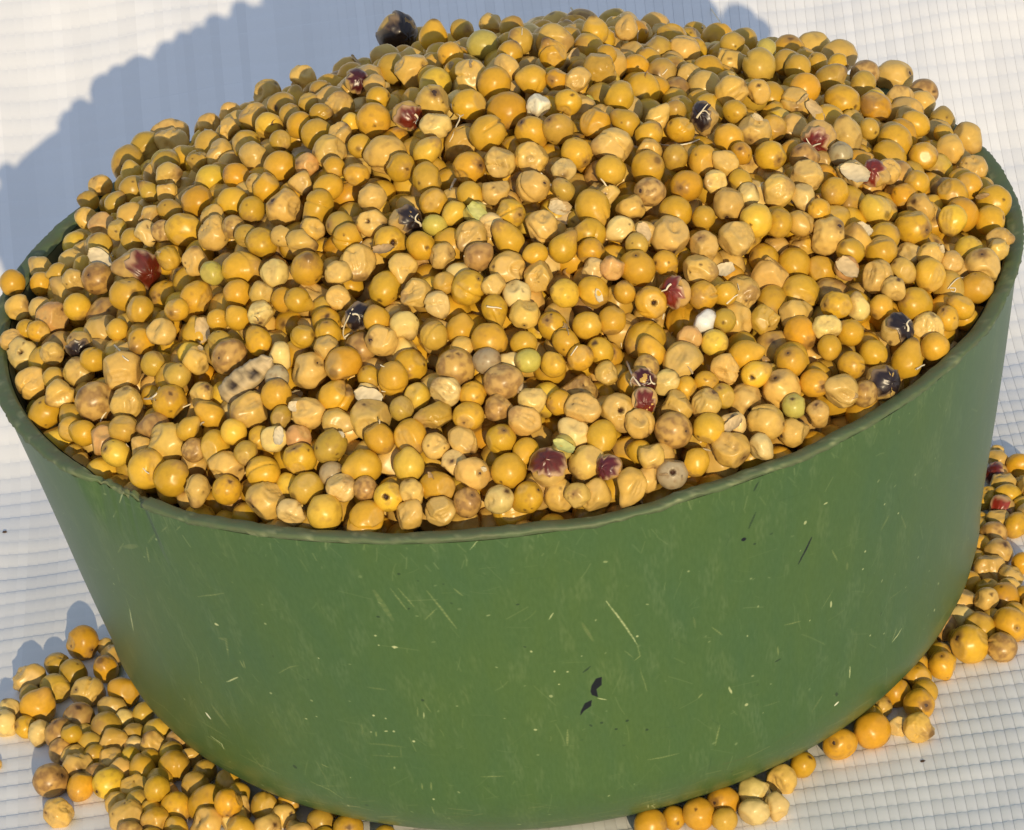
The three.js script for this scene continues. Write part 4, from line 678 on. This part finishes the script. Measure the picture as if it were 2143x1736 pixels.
  BR.forEach(([z, branches, w, label]) => {
    const o = thing('bristle', label, 'bristle');
    branches.forEach((b, k) => {
      const pts = b.map(([x, y]) => topAt(...z(x, y), 0.0005)); const s = (z(w, 0)[0] - z(0, 0)[0]) * 0.46 / FPX * 0.62;
      // keep the thread from diving into gaps: smooth its depth
      for (let it = 0; it < 4; it++) for (let i = 1; i < pts.length - 1; i++) { const m = pts[i - 1].clone().add(pts[i + 1]).multiplyScalar(0.5); const d = pts[i].clone().sub(CAM).normalize(); const t = m.sub(CAM).dot(d), t0 = pts[i].clone().sub(CAM).dot(d); pts[i].copy(CAM).addScaledVector(d, Math.min(t0, lerp(t0, t, 0.5))); }
      part(k ? 'branch' : 'stem', tube(pts, s, s * 0.75, 14), stalkMat, o);
    });
  });
  // mottled piece of broken stalk with two worm holes
  {
    const z = zone(0, 600, 2.893), a = topAt(...z(1570, 1080), 0.002), b = topAt(...z(1920, 790), 0.002), o = thing('stalk_piece', 'mottled grey tan piece of broken stalk with worm holes lying on the grains', 'stalk');
    const L = a.distanceTo(b), NU = 30, NV = 14, p = [], c = [], ix = [], dir = b.clone().sub(a).normalize(), up = CAM.clone().sub(a).normalize(), sd = dir.clone().cross(up).normalize(), u2 = sd.clone().cross(dir);
    for (let i = 0; i <= NU; i++) for (let j = 0; j < NV; j++) {
      const t = i / NU, ph = j / NV * 6.2832, e = Math.min(1, Math.sin(Math.PI * clamp(t, 0.02, 0.98)) * 3.2);
      let r = 0.0014 * e * (0.75 + 0.35 * Math.sin(t * 3.1 + 0.4)) * (1 + 0.16 * noise(t * 4, Math.cos(ph) * 1.3, Math.sin(ph) * 1.3) + 0.06 * noise(t * 16, Math.cos(ph) * 3, Math.sin(ph) * 3));
      const hole = Math.max(0, 1 - Math.hypot((t - 0.66) * L / 0.0011, (ph - 1.5) * 1.3), 1 - Math.hypot((t - 0.34) * L / 0.0010, (ph - 1.9) * 1.3));
      r *= 1 - 0.5 * sstep(0.3, 0.7, hole);
      const q = a.clone().addScaledVector(dir, t * L).addScaledVector(sd, Math.cos(ph) * r).addScaledVector(u2, Math.sin(ph) * r * 0.8 + 0.0004 * Math.sin(t * 6));
      p.push(q.x - a.x, q.y - a.y, q.z - a.z); const k = 0.7 + 0.35 * noise(t * 9, Math.cos(ph) * 2, Math.sin(ph) * 2 + 4), h = sstep(0.25, 0.55, hole);
      c.push(lerp(0.60 * k, 0.03, h), lerp(0.45 * k, 0.018, h), lerp(0.23 * k, 0.012, h));
    }
    for (let i = 0; i < NU; i++) for (let j = 0; j < NV; j++) { const q = i * NV + j, s = i * NV + (j + 1) % NV; ix.push(q, s, q + NV, s, s + NV, q + NV); }
    const g = new THREE.BufferGeometry(); g.setAttribute('position', new THREE.Float32BufferAttribute(p, 3)); g.setAttribute('color', new THREE.Float32BufferAttribute(c, 3)); g.setIndex(ix); g.computeVertexNormals();
    part('stem', g, flakeMat, o); o.position.copy(a);
  }
  // specks of dirt on the sheet
  for (const [z, x, y, s] of [[zone(0, 1000, 2.893), 35, 858, 11], [zone(2000, 1500, 3.313), 830, 1178, 10], [zone(1498, 1500, 3.061), 850, 1530, 9]]) {
    const [px, py] = z(x, y), q = hit(px, py, sheetY, 0.0002), g = new THREE.IcosahedronGeometry(1, 3), pp = g.attributes.position;
    for (let k = 0; k < pp.count; k++) { const n = 1 + 0.4 * noise(pp.getX(k) * 1.6 + x, pp.getY(k) * 1.6, pp.getZ(k) * 1.6); pp.setXYZ(k, pp.getX(k) * n, pp.getY(k) * n, pp.getZ(k) * n); } g.computeVertexNormals();
    const m = new THREE.Mesh(g, scarMat); m.name = numbered('dirt_speck'); tag(m, 'tiny dark speck of dirt on the white woven sheet', 'dirt', 'specks of dirt on the sheet'); m.position.copy(q); const h = s / 2.9 * 0.858 * 0.48 / FPX; m.scale.set(h * 1.5, h * 0.6, h); scene.add(m); shade(m);
  }
}

renderer.render(scene, camera);
